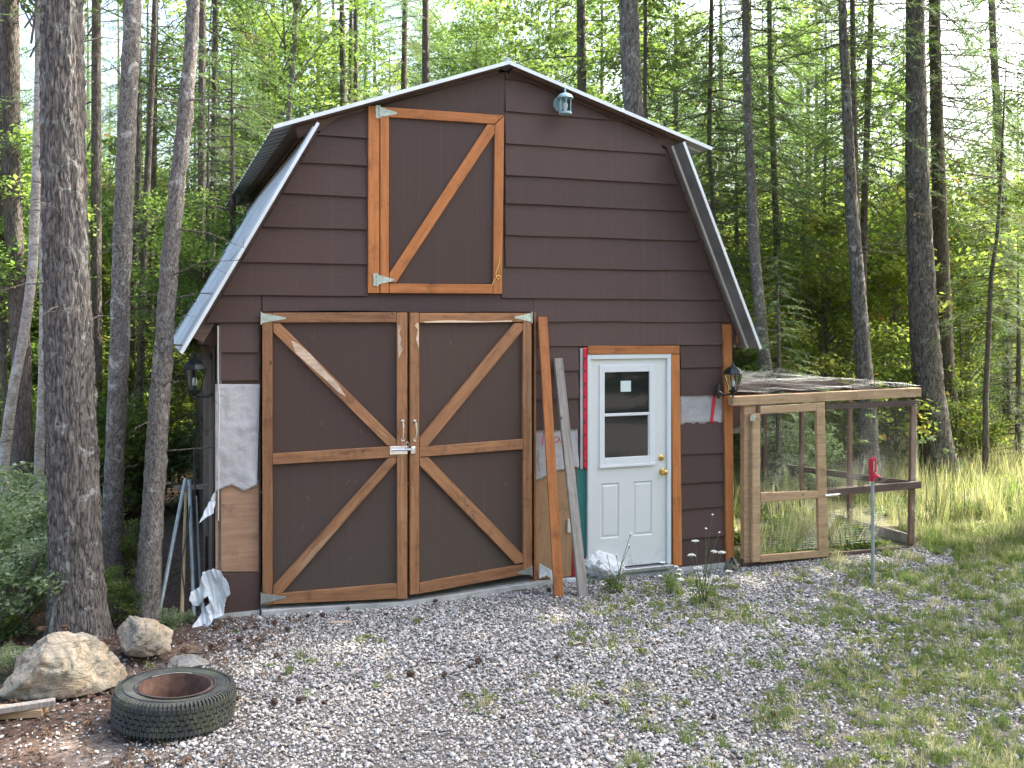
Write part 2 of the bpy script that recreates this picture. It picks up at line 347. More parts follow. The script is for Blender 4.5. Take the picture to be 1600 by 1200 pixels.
# ------------------------------------------------------------------ object helpers
def fin(o, label=None, cat=None, group=None, kind=None):
    if label: o['label'] = label
    if cat: o['category'] = cat
    if group: o['group'] = group
    if kind: o['kind'] = kind
    return o
def empty(name, M=None, parent=None, **k):
    o = bpy.data.objects.new(name, None); col.objects.link(o); o.empty_display_size = 0.2
    if parent: o.parent = parent
    if M is not None: o.matrix_local = M
    return fin(o, **k)
def link(name, me, parent=None, M=None, **k):
    o = bpy.data.objects.new(name, me); col.objects.link(o)
    if parent: o.parent = parent
    if M is not None: o.matrix_local = M
    return fin(o, **k)
def npmesh(name, V, faces, mat, tint=None, smooth=False):
    """V (n,3), faces (m,k) array of equal-size polygons"""
    me = bpy.data.meshes.new(name); V = np.asarray(V, np.float32); Fc = np.asarray(faces, np.int32)
    me.vertices.add(len(V)); me.vertices.foreach_set('co', V.ravel())
    k = Fc.shape[1]; me.loops.add(Fc.size); me.loops.foreach_set('vertex_index', Fc.ravel())
    me.polygons.add(len(Fc)); me.polygons.foreach_set('loop_start', np.arange(0, Fc.size, k, dtype=np.int32))
    me.polygons.foreach_set('loop_total', np.full(len(Fc), k, np.int32))
    if smooth: me.polygons.foreach_set('use_smooth', np.ones(len(Fc), bool))
    if tint is not None:
        a = me.attributes.new('tint', 'FLOAT', 'POINT'); a.data.foreach_set('value', np.asarray(tint, np.float32))
    me.materials.append(MAT[mat] if isinstance(mat, str) else mat)
    me.update(calc_edges=True); me.validate()
    return me

class MB:
    def __init__(s): s.v = []; s.f = []
    def add(s, vs_, fs): 
        o = len(s.v); s.v += [tuple(p) for p in vs_]; s.f += [tuple(i+o for i in f) for f in fs]; return s
    def hexa(s, c8):  # 4 front corners (ccw), 4 back corners
        return s.add(c8, [(0,1,2,3), (7,6,5,4), (0,4,5,1), (1,5,6,2), (2,6,7,3), (3,7,4,0)])
    def box(s, x0, x1, y0, y1, z0, z1):
        return s.hexa([(x0,y0,z0),(x1,y0,z0),(x1,y0,z1),(x0,y0,z1),(x0,y1,z0),(x1,y1,z0),(x1,y1,z1),(x0,y1,z1)])
    def prism(s, poly, y0, y1):  # polygon in x,z, extruded along y
        n = len(poly)
        s.add([(p[0], y0, p[1]) for p in poly]+[(p[0], y1, p[1]) for p in poly],
              [tuple(range(n)), tuple(range(2*n-1, n-1, -1))]+[(i, i+n, (i+1) % n+n, (i+1) % n) for i in range(n)])
        return s
    def tube(s, pts, rad, n=8, caps=True):
        pts = [Vector(p) for p in pts]; rings = []
        if not isinstance(rad, (list, tuple)): rad = [rad]*len(pts)
        t0 = (pts[1]-pts[0]).normalized(); up = Vector((0, 0, 1)) if abs(t0.z) < 0.9 else Vector((1, 0, 0))
        a = t0.cross(up).normalized(); base = len(s.v); vs_ = []; fs = []
        for i, p in enumerate(pts):
            t = (pts[min(i+1, len(pts)-1)]-pts[max(i-1, 0)]).normalized()
            a = (a-t*a.dot(t)).normalized(); b_ = t.cross(a)
            for j in range(n):
                an = 2*math.pi*j/n; vs_.append(p+(a*math.cos(an)+b_*math.sin(an))*rad[i])
        for i in range(len(pts)-1):
            for j in range(n):
                k = (j+1) % n; fs.append((i*n+j, i*n+k, (i+1)*n+k, (i+1)*n+j))
        if caps: fs += [tuple(range(n-1, -1, -1)), tuple((len(pts)-1)*n+j for j in range(n))]
        return s.add(vs_, fs)
    def lathe(s, prof, n=24, c=(0, 0, 0), closed=False):
        vs_ = []; fs = []
        for r, z in prof:
            for j in range(n):
                an = 2*math.pi*j/n; vs_.append((c[0]+r*math.cos(an), c[1]+r*math.sin(an), c[2]+z))
        m_ = len(prof)
        for i in range(m_ if closed else m_-1):
            for j in range(n):
                k = (j+1) % n; i2 = (i+1) % m_; fs.append((i*n+j, i*n+k, i2*n+k, i2*n+j))
        if not closed: fs += [tuple(range(n-1, -1, -1)), tuple((m_-1)*n+j for j in range(n))]
        return s.add(vs_, fs)
    def mesh(s, name, mat, bev=0.0, smooth=False):
        me = bpy.data.meshes.new(name); me.from_pydata(s.v, [], s.f)
        bm = bmesh.new(); bm.from_mesh(me)
        bmesh.ops.recalc_face_normals(bm, faces=bm.faces)
        if bev: bmesh.ops.bevel(bm, geom=list(bm.edges), offset=bev, segments=1, affect='EDGES', clamp_overlap=True)
        bm.to_mesh(me); bm.free()
        if smooth:
            for p in me.polygons: p.use_smooth = True
            try: me.set_sharp_from_angle(angle=R_(40))
            except Exception: pass
        me.materials.append(MAT[mat]); return me
    def build(s, name, mat, parent=None, bev=0.0, smooth=False, M=None, **k):
        return link(name, s.mesh(name, mat, bev, smooth), parent, M, **k)

def at(u, v, Y):
    """real point at distance Y in front of the camera that the photograph shows at (u, v)"""
    return Vector(((u-800)/F*Y, Y, EYE+(HZ-v)/F*Y))
def on_ground(u, v, z=0.0):
    Y = (EYE-z)*F/(v-HZ); return Vector(((u-800)/F*Y, Y, z))
class Plane:
    """upright plane through two plan points; local x along it, y inwards (away from the viewer), z up"""
    def __init__(s, A, B):
        s.A = Vector((A[0], A[1])); d = (Vector((B[0], B[1]))-s.A).normalized()
        s.ex = d; s.ey = Vector((-d.y, d.x))
        s.M = Matrix(((d.x, -d.y, 0, A[0]), (d.y, d.x, 0, A[1]), (0, 0, 1, 0), (0, 0, 0, 1)))
    def q(s, u, v, d=0.0):
        r = Vector(((u-800)/F, 1.0)); t = (-d+s.A.dot(s.ey))/r.dot(s.ey)
        p = r*t-s.A
        return p.dot(s.ex), EYE+(HZ-v)/F*t
    def poly(s, pts, d=0.0): return [s.q(u, v, d) for u, v in pts]

# ------------------------------------------------------------------ ground
def gz(x, y):
    z = 0.0
    d = max(0.0, y-9.5-0.37*(x+2.45)) if x > 2.3 else 0
    if x > 3: z += 0.02*min(3.0, x-3)
    if x < -3.2: z += -0.02*min(3, -3.2-x)
    if y > 20: z += 0.012*(y-20)
    w = max(0.0, min(1.0, (y-13)/6, ))
    z += w*0.18*noise.noise(Vector((x*0.15, y*0.15, 0)))
    z += 0.012*noise.noise(Vector((x*0.9, y*0.9, 3)))
    return z
xs = sorted(set(list(np.linspace(-140, -14, 22))+list(np.linspace(-14, 16, 100))+list(np.linspace(16, 140, 22))))
ys = sorted(set(list(np.linspace(-40, 0, 8))+list(np.linspace(0, 26, 90))+list(np.linspace(26, 220, 34))))
V = [(x, y, gz(x, y)-0.012) for y in ys for x in xs]; nx = len(xs)
Fq = [(j*nx+i, j*nx+i+1, (j+1)*nx+i+1, (j+1)*nx+i) for j in range(len(ys)-1) for i in range(nx-1)]
link('ground', npmesh('ground', V, Fq, 'soil', smooth=True), kind='structure')

# ------------------------------------------------------------------ barn
TH = math.atan(F/4050.0)
A_ = (-2.453, 8.0); W = 4.99
B_ = (A_[0]+W*math.cos(TH), A_[1]+W*math.sin(TH))
PW = Plane(A_, B_); DEPTH = 5.8; OH = 0.30
q = PW.q
barn = empty('barn', PW.M, label='brown gambrel barn with orange trimmed doors and metal roof', cat='barn')

def zz(*pts, d=0.02): return sum(q(u, v, d)[1] for u, v in pts)/len(pts)
# roof outline in the plane of the overhang's front edge
OU = 0.13
ridge = q(795, 97, OU); kl = q(427, 198, OU); kr = q(1112, 232, OU)
tl = q(497, 192, OH); el = q(283, 552, OH); tr = q(1068, 222, OH); er = q(1188, 545, OH)
RT = 0.03
def lerp(a, b, t): return (a[0]+(b[0]-a[0])*t, a[1]+(b[1]-a[1])*t)
def line_s(a, b, z): 
    t = (z-a[1])/(b[1]-a[1]); return a[0]+(b[0]-a[0])*t
def line_z(a, b, s): 
    t = (s-a[0])/(b[0]-a[0]); return a[1]+(b[1]-a[1])*t
def roof_left(z): return line_s(tl, el, z)+0.05
def roof_right(z): return line_s(tr, er, z)-0.05
def roof_top(s_): return min(line_z(ridge, kl, s_), line_z(ridge, kr, s_))-0.05

def sheet(name, a, b, mat='roof_metal', y0=-OH, y1=DEPTH+0.25, out=1):
    """ribbed metal sheet from a to b (s,z); ribs run down the slope, profile along the depth"""
    d = Vector((b[0]-a[0], b[1]-a[1])).normalized(); nrm = Vector((-d.y, d.x))*out
    prof = [(y0, 0)]
    y = y0+0.02
    while y < y1-0.25:
        prof += [(y+0.16, 0), (y+0.172, 0.018), (y+0.196, 0.018), (y+0.208, 0)]; y += 0.228
    prof.append((y1, 0)); mb = MB(); n = len(prof); vs_ = []
    for h0 in (0, -1):
        for P in (a, b):
            for yy, h in prof:
                hh = (h if h0 == 0 else h-0.003)
                vs_.append((P[0]+nrm.x*hh, yy, P[1]+nrm.y*hh))
    fs = []
    for i in range(n-1):
        fs.append((i, i+1, n+i+1, n+i)); fs.append((2*n+i, 3*n+i, 3*n+i+1, 2*n+i+1))
        fs.append((i, 2*n+i, 2*n+i+1, i+1)); fs.append((n+i, n+i+1, 3*n+i+1, 3*n+i))
    fs += [(0, n, 3*n, 2*n), (n-1, 3*n-1, 4*n-1, 2*n-1)]
    mb.add(vs_, fs)
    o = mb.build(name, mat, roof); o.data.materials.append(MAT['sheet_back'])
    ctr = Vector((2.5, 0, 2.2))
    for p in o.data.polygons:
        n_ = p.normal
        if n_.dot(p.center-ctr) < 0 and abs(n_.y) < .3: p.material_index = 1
    return o
roof = empty('roof', parent=barn)
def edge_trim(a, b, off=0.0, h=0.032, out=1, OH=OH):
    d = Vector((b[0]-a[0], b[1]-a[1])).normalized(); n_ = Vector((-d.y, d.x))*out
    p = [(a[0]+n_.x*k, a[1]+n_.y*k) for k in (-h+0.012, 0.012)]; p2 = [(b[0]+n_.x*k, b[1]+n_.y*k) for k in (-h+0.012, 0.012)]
    MB().prism([p[0], p2[0], p2[1], p[1]], -OH-0.012, -OH-0.002).build('rake_trim', 'rake_glint_metal', roof)
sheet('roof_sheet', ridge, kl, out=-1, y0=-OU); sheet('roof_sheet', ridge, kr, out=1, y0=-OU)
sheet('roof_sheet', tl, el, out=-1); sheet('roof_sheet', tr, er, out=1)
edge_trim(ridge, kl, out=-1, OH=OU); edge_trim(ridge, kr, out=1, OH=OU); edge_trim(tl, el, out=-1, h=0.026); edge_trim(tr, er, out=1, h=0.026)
MB().tube([(ridge[0], -OU-0.01, ridge[1]+0.012), (ridge[0], DEPTH+0.26, ridge[1]+0.012)], 0.03, 8).build('ridge_cap', 'roof_metal', roof)
# boards carrying the sheets (seen from below at the overhang)
def deck(a, b, y0, y1, t0=0.006, t1=0.03, out=1, mat='brown_lumber'):
    d = Vector((b[0]-a[0], b[1]-a[1])).normalized(); n_ = Vector((-d.y, d.x))*out
    P = [(a[0]-n_.x*t0, a[1]-n_.y*t0), (b[0]-n_.x*t0, b[1]-n_.y*t0), (b[0]-n_.x*t1, b[1]-n_.y*t1), (a[0]-n_.x*t1, a[1]-n_.y*t1)]
    return MB().prism(P, y0, y1)
for a, b, o_, f0, f1 in ((ridge, kl, -1, 0.03, 0.91), (ridge, kr, 1, 0.03, 0.88), (tl, el, -1, 0.0, 0.93), (tr, er, 1, 0.0, 0.93)):
    deck(lerp(a, b, f0), lerp(a, b, f1), (-OU+0.05 if a is ridge else -0.03), DEPTH+0.15, out=o_).build('roof_deck', 'brown_lumber', roof)
    deck(lerp(a, b, f0), lerp(a, b, f1), -0.004, 0.06, 0.032, 0.12, out=o_).build('rafter', 'brown_lumber', roof)
    for f in (0.15, 0.5, 0.82):
        if o_ == -1 and a is ridge:
            deck(lerp(a, b, f), lerp(a, b, f+0.03), 0.1, DEPTH+0.1, 0.032, 0.055, out=o_).build('batten', 'brown_lumber', roof)

# walls (sheathing) with the door opening left free
zt = q(620, 487, 0)[1]; s_dl = q(407, 700)[0]; s_dr = q(833, 700)[0]; zE = zz((340, 503), (1140, 504))
sl0, sr0 = line_s(tl, el, zE)+0.09, line_s(tr, er, zE)-0.09
ztl = min(line_z(ridge, kl, line_s(tl, el, tl[1]-0.15)+0.1), 9)-0.08
def wall_outline():
    pts = [(sl0, zE+0.001)]
    zk = tl[1]-0.12; pts.append((line_s(tl, el, zk)+0.09, zk)); s1 = pts[-1][0]+0.06
    pts.append((s1, line_z(ridge, kl, s1)-0.09)); pts.append((ridge[0], ridge[1]-0.1))
    zk = tr[1]-0.12; s2 = line_s(tr, er, zk)-0.15; pts.append((s2, line_z(ridge, kr, s2)-0.09))
    pts.append((line_s(tr, er, zk)-0.09, zk)); pts.append((sr0, zE+0.001)); return pts
fw = MB(); fw.prism(wall_outline(), 0.0, 0.02)
fw.box(0, s_dl, 0, 0.02, 0.02, zE); fw.box(s_dr, W, 0, 0.02, 0.02, zE); fw.box(s_dl, s_dr, 0, 0.02, zt+0.02, zE)
front = fw.build('front_wall', 'brown_lumber', barn)
for s_, nm in ((0.0, 'side_wall'), (W, 'side_wall')):
    y0 = 0.022; mb = MB(); x0, x1 = (s_+0.03, s_+0.05) if s_ == 0 else (s_-0.05, s_-0.03)
    mb.box(x0, x1, y0, DEPTH, 0.02, zE+0.12); mb.build(nm, 'brown_lumber', barn)
bw = MB(); bw.prism(wall_outline(), DEPTH-0.02, DEPTH); bw.box(0.06, W-0.06, DEPTH-0.02, DEPTH, 0.02, zE); bw.build('back_wall', 'brown_lumber', barn)
# soffit and fascia pieces under the two eaves
for a, b_, o_ in ((sl0, 0.0, -1), (W, sr0, 1)):
    MB().box(min(a, b_), max(a, b_), 0.03, DEPTH, zE-0.02, zE-0.002).build('soffit', 'brown_lumber', barn)
sE = er; MB().prism([(W+0.006, zE-0.022), (er[0]-0.115, zE-0.022), (er[0]-0.085, er[1]+0.03), (W+0.006, er[1]+0.03)], 0.0, 0.02).build('eave_board', 'siding_paint', barn)
MB().box(er[0]-0.08, er[0]-0.055, 0.0, DEPTH, er[1]+0.05, er[1]+0.19).build('fascia', 'cedar_stain', barn)
MB().prism([(-0.16, el[1]+0.06), (-0.003, el[1]+0.06), (-0.003, zE-0.022), (-0.10, zE-0.022)], 0.12, 0.14).build('eave_board', 'brown_lumber', barn)
MB().box(-0.20, 0.0, 0.30, 0.34, zE-0.32, zE-0.26).build('eave_bracket', 'grey_wood', barn)

# foundation slab lip
MB().box(-0.01, s_dl-0.01, -0.03, 0.1, -0.05, 0.028).build('foundation', 'concrete', barn)
fa = MB(); npt = 24; fx = np.linspace(s_dl, s_dr+0.05, npt)
for i in range(npt-1):
    k0, k1 = fx[i], fx[i+1]; mid = (s_dl+s_dr)/2
    w0, w1 = [-(0.10+0.17*max(0, 1-abs(k-mid)/1.3))+0.015*noise.noise(Vector((k*5, 0, 0))) for k in (k0, k1)]
    fa.hexa([(k0, w0, -0.05), (k1, w1, -0.05), (k1, w1, 0.035), (k0, w0, 0.035), (k0, 0.3, -0.05), (k1, 0.3, -0.05), (k1, 0.3, 0.035), (k0, 0.3, 0.035)])
fa.build('concrete_apron', 'concrete', barn)
MB().box(s_dr+0.052, W+0.01, -0.05, 0.1, -0.05, 0.028).build('foundation', 'concrete', barn)

# lap siding, board by board
def plank(z0, z1, s0, s1, clipL=True, clipR=True, label=None):
    def ends(z):
        a, b = s0, s1
        if z > zE-0.03:
            if clipL: a = max(a, roof_left(z)+0.012)
            if clipR: b = min(b, roof_right(z)-0.012)
        return a, b
    N = 12; top = z1+0.018; vs_ = []
    a0, b0 = ends(z0); a1, b1 = ends(top); ph = random.random()*9
    for i in range(N+1):
        t = i/N; sb = a0+(b0-a0)*t; st = a1+(b1-a1)*t
        j = 0.008*noise.noise(Vector((sb*1.3+ph, z0*3, 1))); jd = 0.006*noise.noise(Vector((sb*2+ph, z0*3, 5)))
        tz = min(top, roof_top(st)-0.01)
        bz = min(z0+j, roof_top(sb)-0.02)
        vs_ += [(sb, -0.034-jd, bz), (st, -0.013, max(tz, bz+0.004)), (st, -0.004, max(tz, bz+0.004)), (sb, -0.012, bz)]
    fs = []
    for i in range(N):
        k = 4*i
        for c_ in range(4): d_ = (c_+1) % 4; fs.append((k+c_, k+d_, k+4+d_, k+4+c_))
    fs += [(3, 2, 1, 0), (4*N, 4*N+1, 4*N+2, 4*N+3)]
    pk = MB().add(vs_, fs).build('plank', 'siding_paint', front, label=label)
    nm = MB(); x = a0+.06
    while x < b0-.03:
        zz_ = z0+.028+random.uniform(-.004, .004)
        if zz_ < roof_top(x)-.05: nm.tube([(x, -0.030, zz_), (x, -0.0365, zz_)], .0036, 6)
        x += .405+random.uniform(-.02, .02)
    if nm.v: nm.build('nail_heads', 'nail', pk, kind='stuff')
BIG = 9.0
seam = q(789.5, 300, .02)[0]; s575 = q(575, 300, .02)[0]
Z = {'L0': zz((800, 125)), 'L1': zz((800, 177), (985, 188)), 'L2': zz((800, 226), (1055, 241)), 'L3': zz((800, 276), (1072, 287)),
     'L4': zz((800, 320), (1085, 330)), 'L5': zz((800, 368), (1098, 376)), 'L6': zz((800, 419), (1120, 422)), 'L7': zz((785, 465), (1130, 469)),
     'L8': zz((832, 501), (1140, 504)), 'L9': zz((832, 540), (1130, 539)), 'L10': zz((832, 580), (1130, 573)), 'L11': zz((832, 623), (1130, 617))}
rt = ridge[1]-0.02
seq = [rt, Z['L0'], Z['L1'], Z['L2'], Z['L3'], Z['L4'], Z['L5'], Z['L6'], Z['L7'], Z['L8']]
for i in range(7): plank(seq[i+1], seq[i], seam, BIG if i > 1 else W, clipL=False)
plank(Z['L7'], Z['L6'], q(784, 440, .02)[0], BIG, clipL=False)
s_dr2 = q(834, 600, .02)[0]
zdoor_top = zz((500, 486), (740, 487)) 
plank(Z['L8'], Z['L7'], s_dr2, BIG, clipL=False)
plank(zdoor_top, Z['L7'], q(410, 480, .02)[0], s_dr2-0.004, clipL=False, clipR=False)
plank(Z['L8'], zz((355, 460), (405, 461)), -BIG, q(408, 480, .02)[0], clipR=False)
# left half beside the loft door
zl = [zz((492, 210), (575, 216)), zz((468, 254), (575, 260)), zz((437, 301), (575, 309)), zz((405, 354), (575, 359)), zz((385, 408), (575, 414)), zz((355, 460), (573, 463))]
top_l = zz((540, 180))
plank(zl[0], line_z(ridge, kl, s575)-0.02, -BIG, s575, clipR=False)
for i in range(5): plank(zl[i+1], zl[i], -BIG, s575, clipR=False)
# large smooth panel over the loft door
s592 = s575+0.005
pp = [(s592, q(575, 168)[1]), (seam-0.004, q(789, 184)[1]), (seam-0.004, roof_top(seam)-0.01), (s592, roof_top(s592)-0.01)]
MB().prism(pp, -0.018, -0.004).build('gable_panel', 'door_panel_paint', front)
MB().box(s592, seam-0.004, -0.014, -0.003, zdoor_top+0.09, q(680, 440)[1]+0.3).build('wall_panel', 'siding_paint', front)
# left of the garage door
sA, sB = q(345, 550, .02)[0], q(404, 550, .02)[0]
plank(zz((345, 550), (404, 550)), Z['L8']-0.01, sA, sB, False, False)
plank(zz((345, 596), (404, 593)), zz((345, 550), (404, 550)), sA, sB, False, False)
MB().box(0.01, sB, -0.03, -0.005, 0.03, zz((380, 896))+0.0).build('plank', 'siding_paint', front, label='short plank at the foot of the wall')
# between garage door and entry door
s905 = q(904, 600, .02)[0]; s836 = q(834, 600, .02)[0]
lefts = [Z['L8'], Z['L9'], zz((832, 580), (904, 579)), zz((832, 623), (904, 623)), zz((832, 672), (904, 671))]
sDL = q(917, 600, .02)[0]; sDR = q(1062, 600, .02)[0]; sC = q(1130, 600, .02)[0]
plank(lefts[1], lefts[0], s836, sC, False, False)
for i in range(1, 4): plank(lefts[i+1], lefts[i], s836, s905, False, False)
# right of the entry door
rights = [Z['L9'], zz((1067, 575), (1130, 573)), zz((1067, 618), (1130, 616))]
sR0 = q(1063, 600, .02)[0]
for i in range(2): plank(rights[i+1], rights[i], sR0, sC, False, False)
r2 = [zz((1067, 663), (1130, 661)), zz((1067, 709), (1133, 707)), zz((1067, 756), (1133, 751)), zz((1067, 795), (1133, 791)), zz((1067, 842), (1133, 837)), 0.035]
for i in range(5): plank(r2[i+1], r2[i], sR0, sC+0.02, False, False)
# corner board
cb = PW.poly([(1134, 883), (1147, 881), (1143, 504), (1130, 505)], .045)
MB().prism([(cb[0][0], 0.03), (cb[1][0], 0.03), (cb[2][0], zE-0.022), (cb[3][0], zE-0.022)], -0.052, 0.0).build('corner_board', 'cedar_stain_v', barn, bev=0.003)
MB().box(0.0, 0.028, -0.008, 0.02, 0.03, zE-0.025).build('corner_board', 'grey_wood', barn)

# wrap, plywood and tape: thin sheets with ragged edges
def ragged(name, mat, poly, d, parent, t=0.004, wave=0.006, seg=0.03, rag=0.008, bottom_only=None, lift=0.0, label=None):
    """sheet cut to a polygon (s,z) as a fine grid, gently wavy, its lower edge torn"""
    xs_ = [p[0] for p in poly]; x0, x1 = min(xs_), max(xs_); n = max(2, int((x1-x0)/seg)); rows = max(2, int((max(p[1] for p in poly)-min(p[1] for p in poly))/seg))
    def span(x):
        zs = []
        for i in range(len(poly)):
            a, b = poly[i], poly[(i+1) % len(poly)]
            if abs(a[0]-b[0]) < 1e-9: continue
            if min(a[0], b[0])-1e-7 <= x <= max(a[0], b[0])+1e-7: zs.append(a[1]+(b[1]-a[1])*(x-a[0])/(b[0]-a[0]))
        return min(zs), max(zs)
    vs_ = []; fs = []
    for i in range(n+1):
        x = x0+(x1-x0)*i/n; lo, hi = span(min(max(x, x0+1e-5), x1-1e-5)); lo += rag*random.uniform(-1, 1)
        for j in range(rows+1):
            f = j/rows; z = lo+(hi-lo)*f
            w = wave*noise.noise(Vector((x*6, z*5, d*50)))+wave*0.5*noise.noise(Vector((x*17, z*13, 2)))
            w += lift*(1-f)**3*(0.6+0.8*noise.noise(Vector((x*9, 3, 1))))
            vs_.append((x, -d-abs(w), z))
    for i in range(n):
        for j in range(rows):
            k = i*(rows+1)+j; fs.append((k, k+rows+1, k+rows+2, k+1))
    me = bpy.data.meshes.new(name); me.from_pydata(vs_, [], fs); me.materials.append(MAT[mat])
    for p in me.polygons: p.use_smooth = True
    o = link(name, me, parent, label=label); sm = o.modifiers.new('t', 'SOLIDIFY'); sm.thickness = t; return o
P = lambda pts, d=.01: PW.poly(pts, d)
zbt = zE-0.03
ragged('wrap_strip', 'house_wrap', [(0.03, q(340, 600)[1]), (sA-0.004, q(345, 596)[1]), (sA-0.004, zbt), (0.03, zbt)], .012, front)
ragged('house_wrap', 'house_wrap', P([(336, 768), (362, 757), (380, 768), (404, 755), (405, 600), (336, 600)]), .014, front, wave=0.022, lift=0.02, rag=0.004, seg=0.02)
MB().prism(P([(337, 893), (404, 893), (404, 750), (336, 750)]), -0.008, -0.002).build('plywood_sheet', 'plywood', front)
ragged('house_wrap', 'house_wrap', [(s836, q(836, 752)[1]), (q(842, 700)[0], q(842, 749)[1]), (q(853, 700)[0], q(853, 742)[1]), (q(868, 700)[0], q(868, 736)[1]), (q(895, 700)[0], q(895, 729)[1]), (s905-0.002, q(904, 730)[1]), (s905-0.002, lefts[4]+0.02), (s836, lefts[4]+0.02)], .013, front, wave=0.008, lift=0.02, rag=0.003, seg=0.02)
MB().prism([(s836, 0.04), (s905, 0.04), (s905, q(904, 735)[1]+0.03), (s836, q(836, 735)[1]+0.02)], -0.008, -0.002).build('plywood_sheet', 'board_osb', front, label='bare brown sheathing board beside the entry door')
sT = q(900, 800)[0]; sT2 = sDL-0.003
MB().prism([(sT, q(902, 872)[1]), (sT2, q(902, 868)[1]), (sT2, q(917, 720)[1]), (sT, q(901, 715)[1])], -0.016, -0.0095).build('teal_panel', 'teal_board', front)
MB().prism([(q(892, 860)[0], 0.04), (q(905, 860)[0], 0.04), (q(905, 860)[0], q(903, 852)[1]), (q(894, 860)[0], q(895, 840)[1])], -0.013, -0.0095).build('red_cloth', 'red_fabric', front)
ob = P([(886, 832), (893, 831), (893, 810), (886, 811)]); MB().prism(ob, -0.03, -0.009).build('outlet_box', 'outlet_plastic', front, bev=0.002)
# red tape on a white strip to the left of the entry door
ragged('wrap_strip', 'house_wrap', P([(905, 732), (909.5, 732), (909.5, 544), (905, 544)]), .03, front, wave=0.002, seg=0.015)
ragged('red_tape', 'red_tape', P([(909.5, 728), (917.5, 736), (917.5, 543), (909.5, 543)]), .034, front, wave=0.002, seg=0.015, t=0.002)
for i in range(9):
    v_ = 560+i*20; c_ = q(913.5, v_, .04)
    MB().add([(c_[0]+0.012*math.cos(a)*(.6 if k % 2 else 1), -0.0405, c_[1]+0.018*math.sin(a)*(.5 if k % 2 else 1)) for k, a in enumerate(np.linspace(0, 2*math.pi, 9)[:-1])], [tuple(range(8))]).build('tape_print', 'black_ink', front)
ragged('house_wrap', 'house_wrap', [(sR0, r2[0]+0.0), (sC+0.004, r2[0]+0.0), (sC+0.004, rights[2]+0.01), (sR0, rights[2]+0.01)], .012, front, wave=0.006, rag=0.003)
ragged('red_tape', 'red_tape', P([(1109.5, 661), (1116, 661), (1118.5, 617), (1111.5, 617)], .02), .021, front, wave=0.001, rag=0.001, t=0.002)
# lettering on the wrap: a brush-red word and a smaller pen mark
def stroke(pts, d, w, mat, name):
    V_ = [q(u, v, d) for u, v in pts]; vs_ = []; fs = []
    for i, p in enumerate(V_):
        a = V_[max(i-1, 0)]; b = V_[min(i+1, len(V_)-1)]; t = Vector((b[0]-a[0], b[1]-a[1])).normalized(); n_ = Vector((-t.y, t.x))*w/2
        vs_ += [(p[0]+n_.x, -d, p[1]+n_.y), (p[0]-n_.x, -d, p[1]-n_.y)]
    for i in range(len(V_)-1): fs.append((2*i, 2*i+1, 2*i+3, 2*i+2))
    MB().add(vs_, fs).build(name, mat, front)
for pts in ([(847, 696), (848, 686), (849, 677), (850, 674), (854, 681), (858, 687)],
            [(872, 684), (869, 682), (866, 685), (866, 690), (870, 691), (873, 687), (874, 683), (874, 688), (876, 691)],
            [(877, 691), (878, 684), (878, 681), (881, 680), (884, 682)]):
    stroke(pts, .045, .0085, 'red_ink', 'wrap_lettering')
stroke([(840, 703), (842, 707), (841, 714), (840, 721), (842, 729), (843, 738)], .045, .005, 'black_ink', 'pen_mark')
stroke([(878, 670.5), (886, 670), (890, 671)], .045, .004, 'black_ink', 'pen_mark')
# torn flap low between the doors
ragged('wrap_flap', 'plastic_sheet', [(q(839, 890)[0], q(839, 902)[1]), (q(852, 890)[0], q(852, 897)[1]), (q(864, 890)[0], q(864, 912)[1]), (q(864, 890)[0], q(864, 893)[1]), (q(850, 890)[0], q(850, 884)[1]), (q(839, 890)[0], q(839, 878)[1])], .05, front, wave=0.03, seg=0.012, t=0.002)
ragged('wrap_flap', 'plastic_sheet', [(q(881, 890)[0], q(881, 912)[1]), (q(903, 890)[0], q(903, 911)[1]), (q(903, 890)[0], q(903, 901)[1]), (q(881, 890)[0], q(881, 901)[1])], .05, front, wave=0.03, seg=0.012, t=0.002)

# board helper: prism of a pixel outline in a plane
def boardp(parent, plane, pts, d0, d1, mat, name='board', bev=0.003, label=None, origin=True):
    poly = plane.poly(pts, d0)
    if origin:   # own origin and axis so the grain follows the board
        c = Vector((sum(p[0] for p in poly)/len(poly), sum(p[1] for p in poly)/len(poly)))
        e = Vector((poly[1][0]-poly[0][0], poly[1][1]-poly[0][1])); an = math.atan2(e.y, e.x)
        ca, sa = math.cos(-an), math.sin(-an)
        loc = [((p[0]-c.x)*ca-(p[1]-c.y)*sa, (p[0]-c.x)*sa+(p[1]-c.y)*ca) for p in poly]
        M = Matrix.Translation((c.x, 0, c.y)) @ Matrix.Rotation(-an, 4, 'Y')
        return MB().prism(loc, -d0, -d1).build(name, mat, parent, bev=bev, M=M, label=label)
    return MB().prism(poly, -d0, -d1).build(name, mat, parent, bev=bev, label=label)

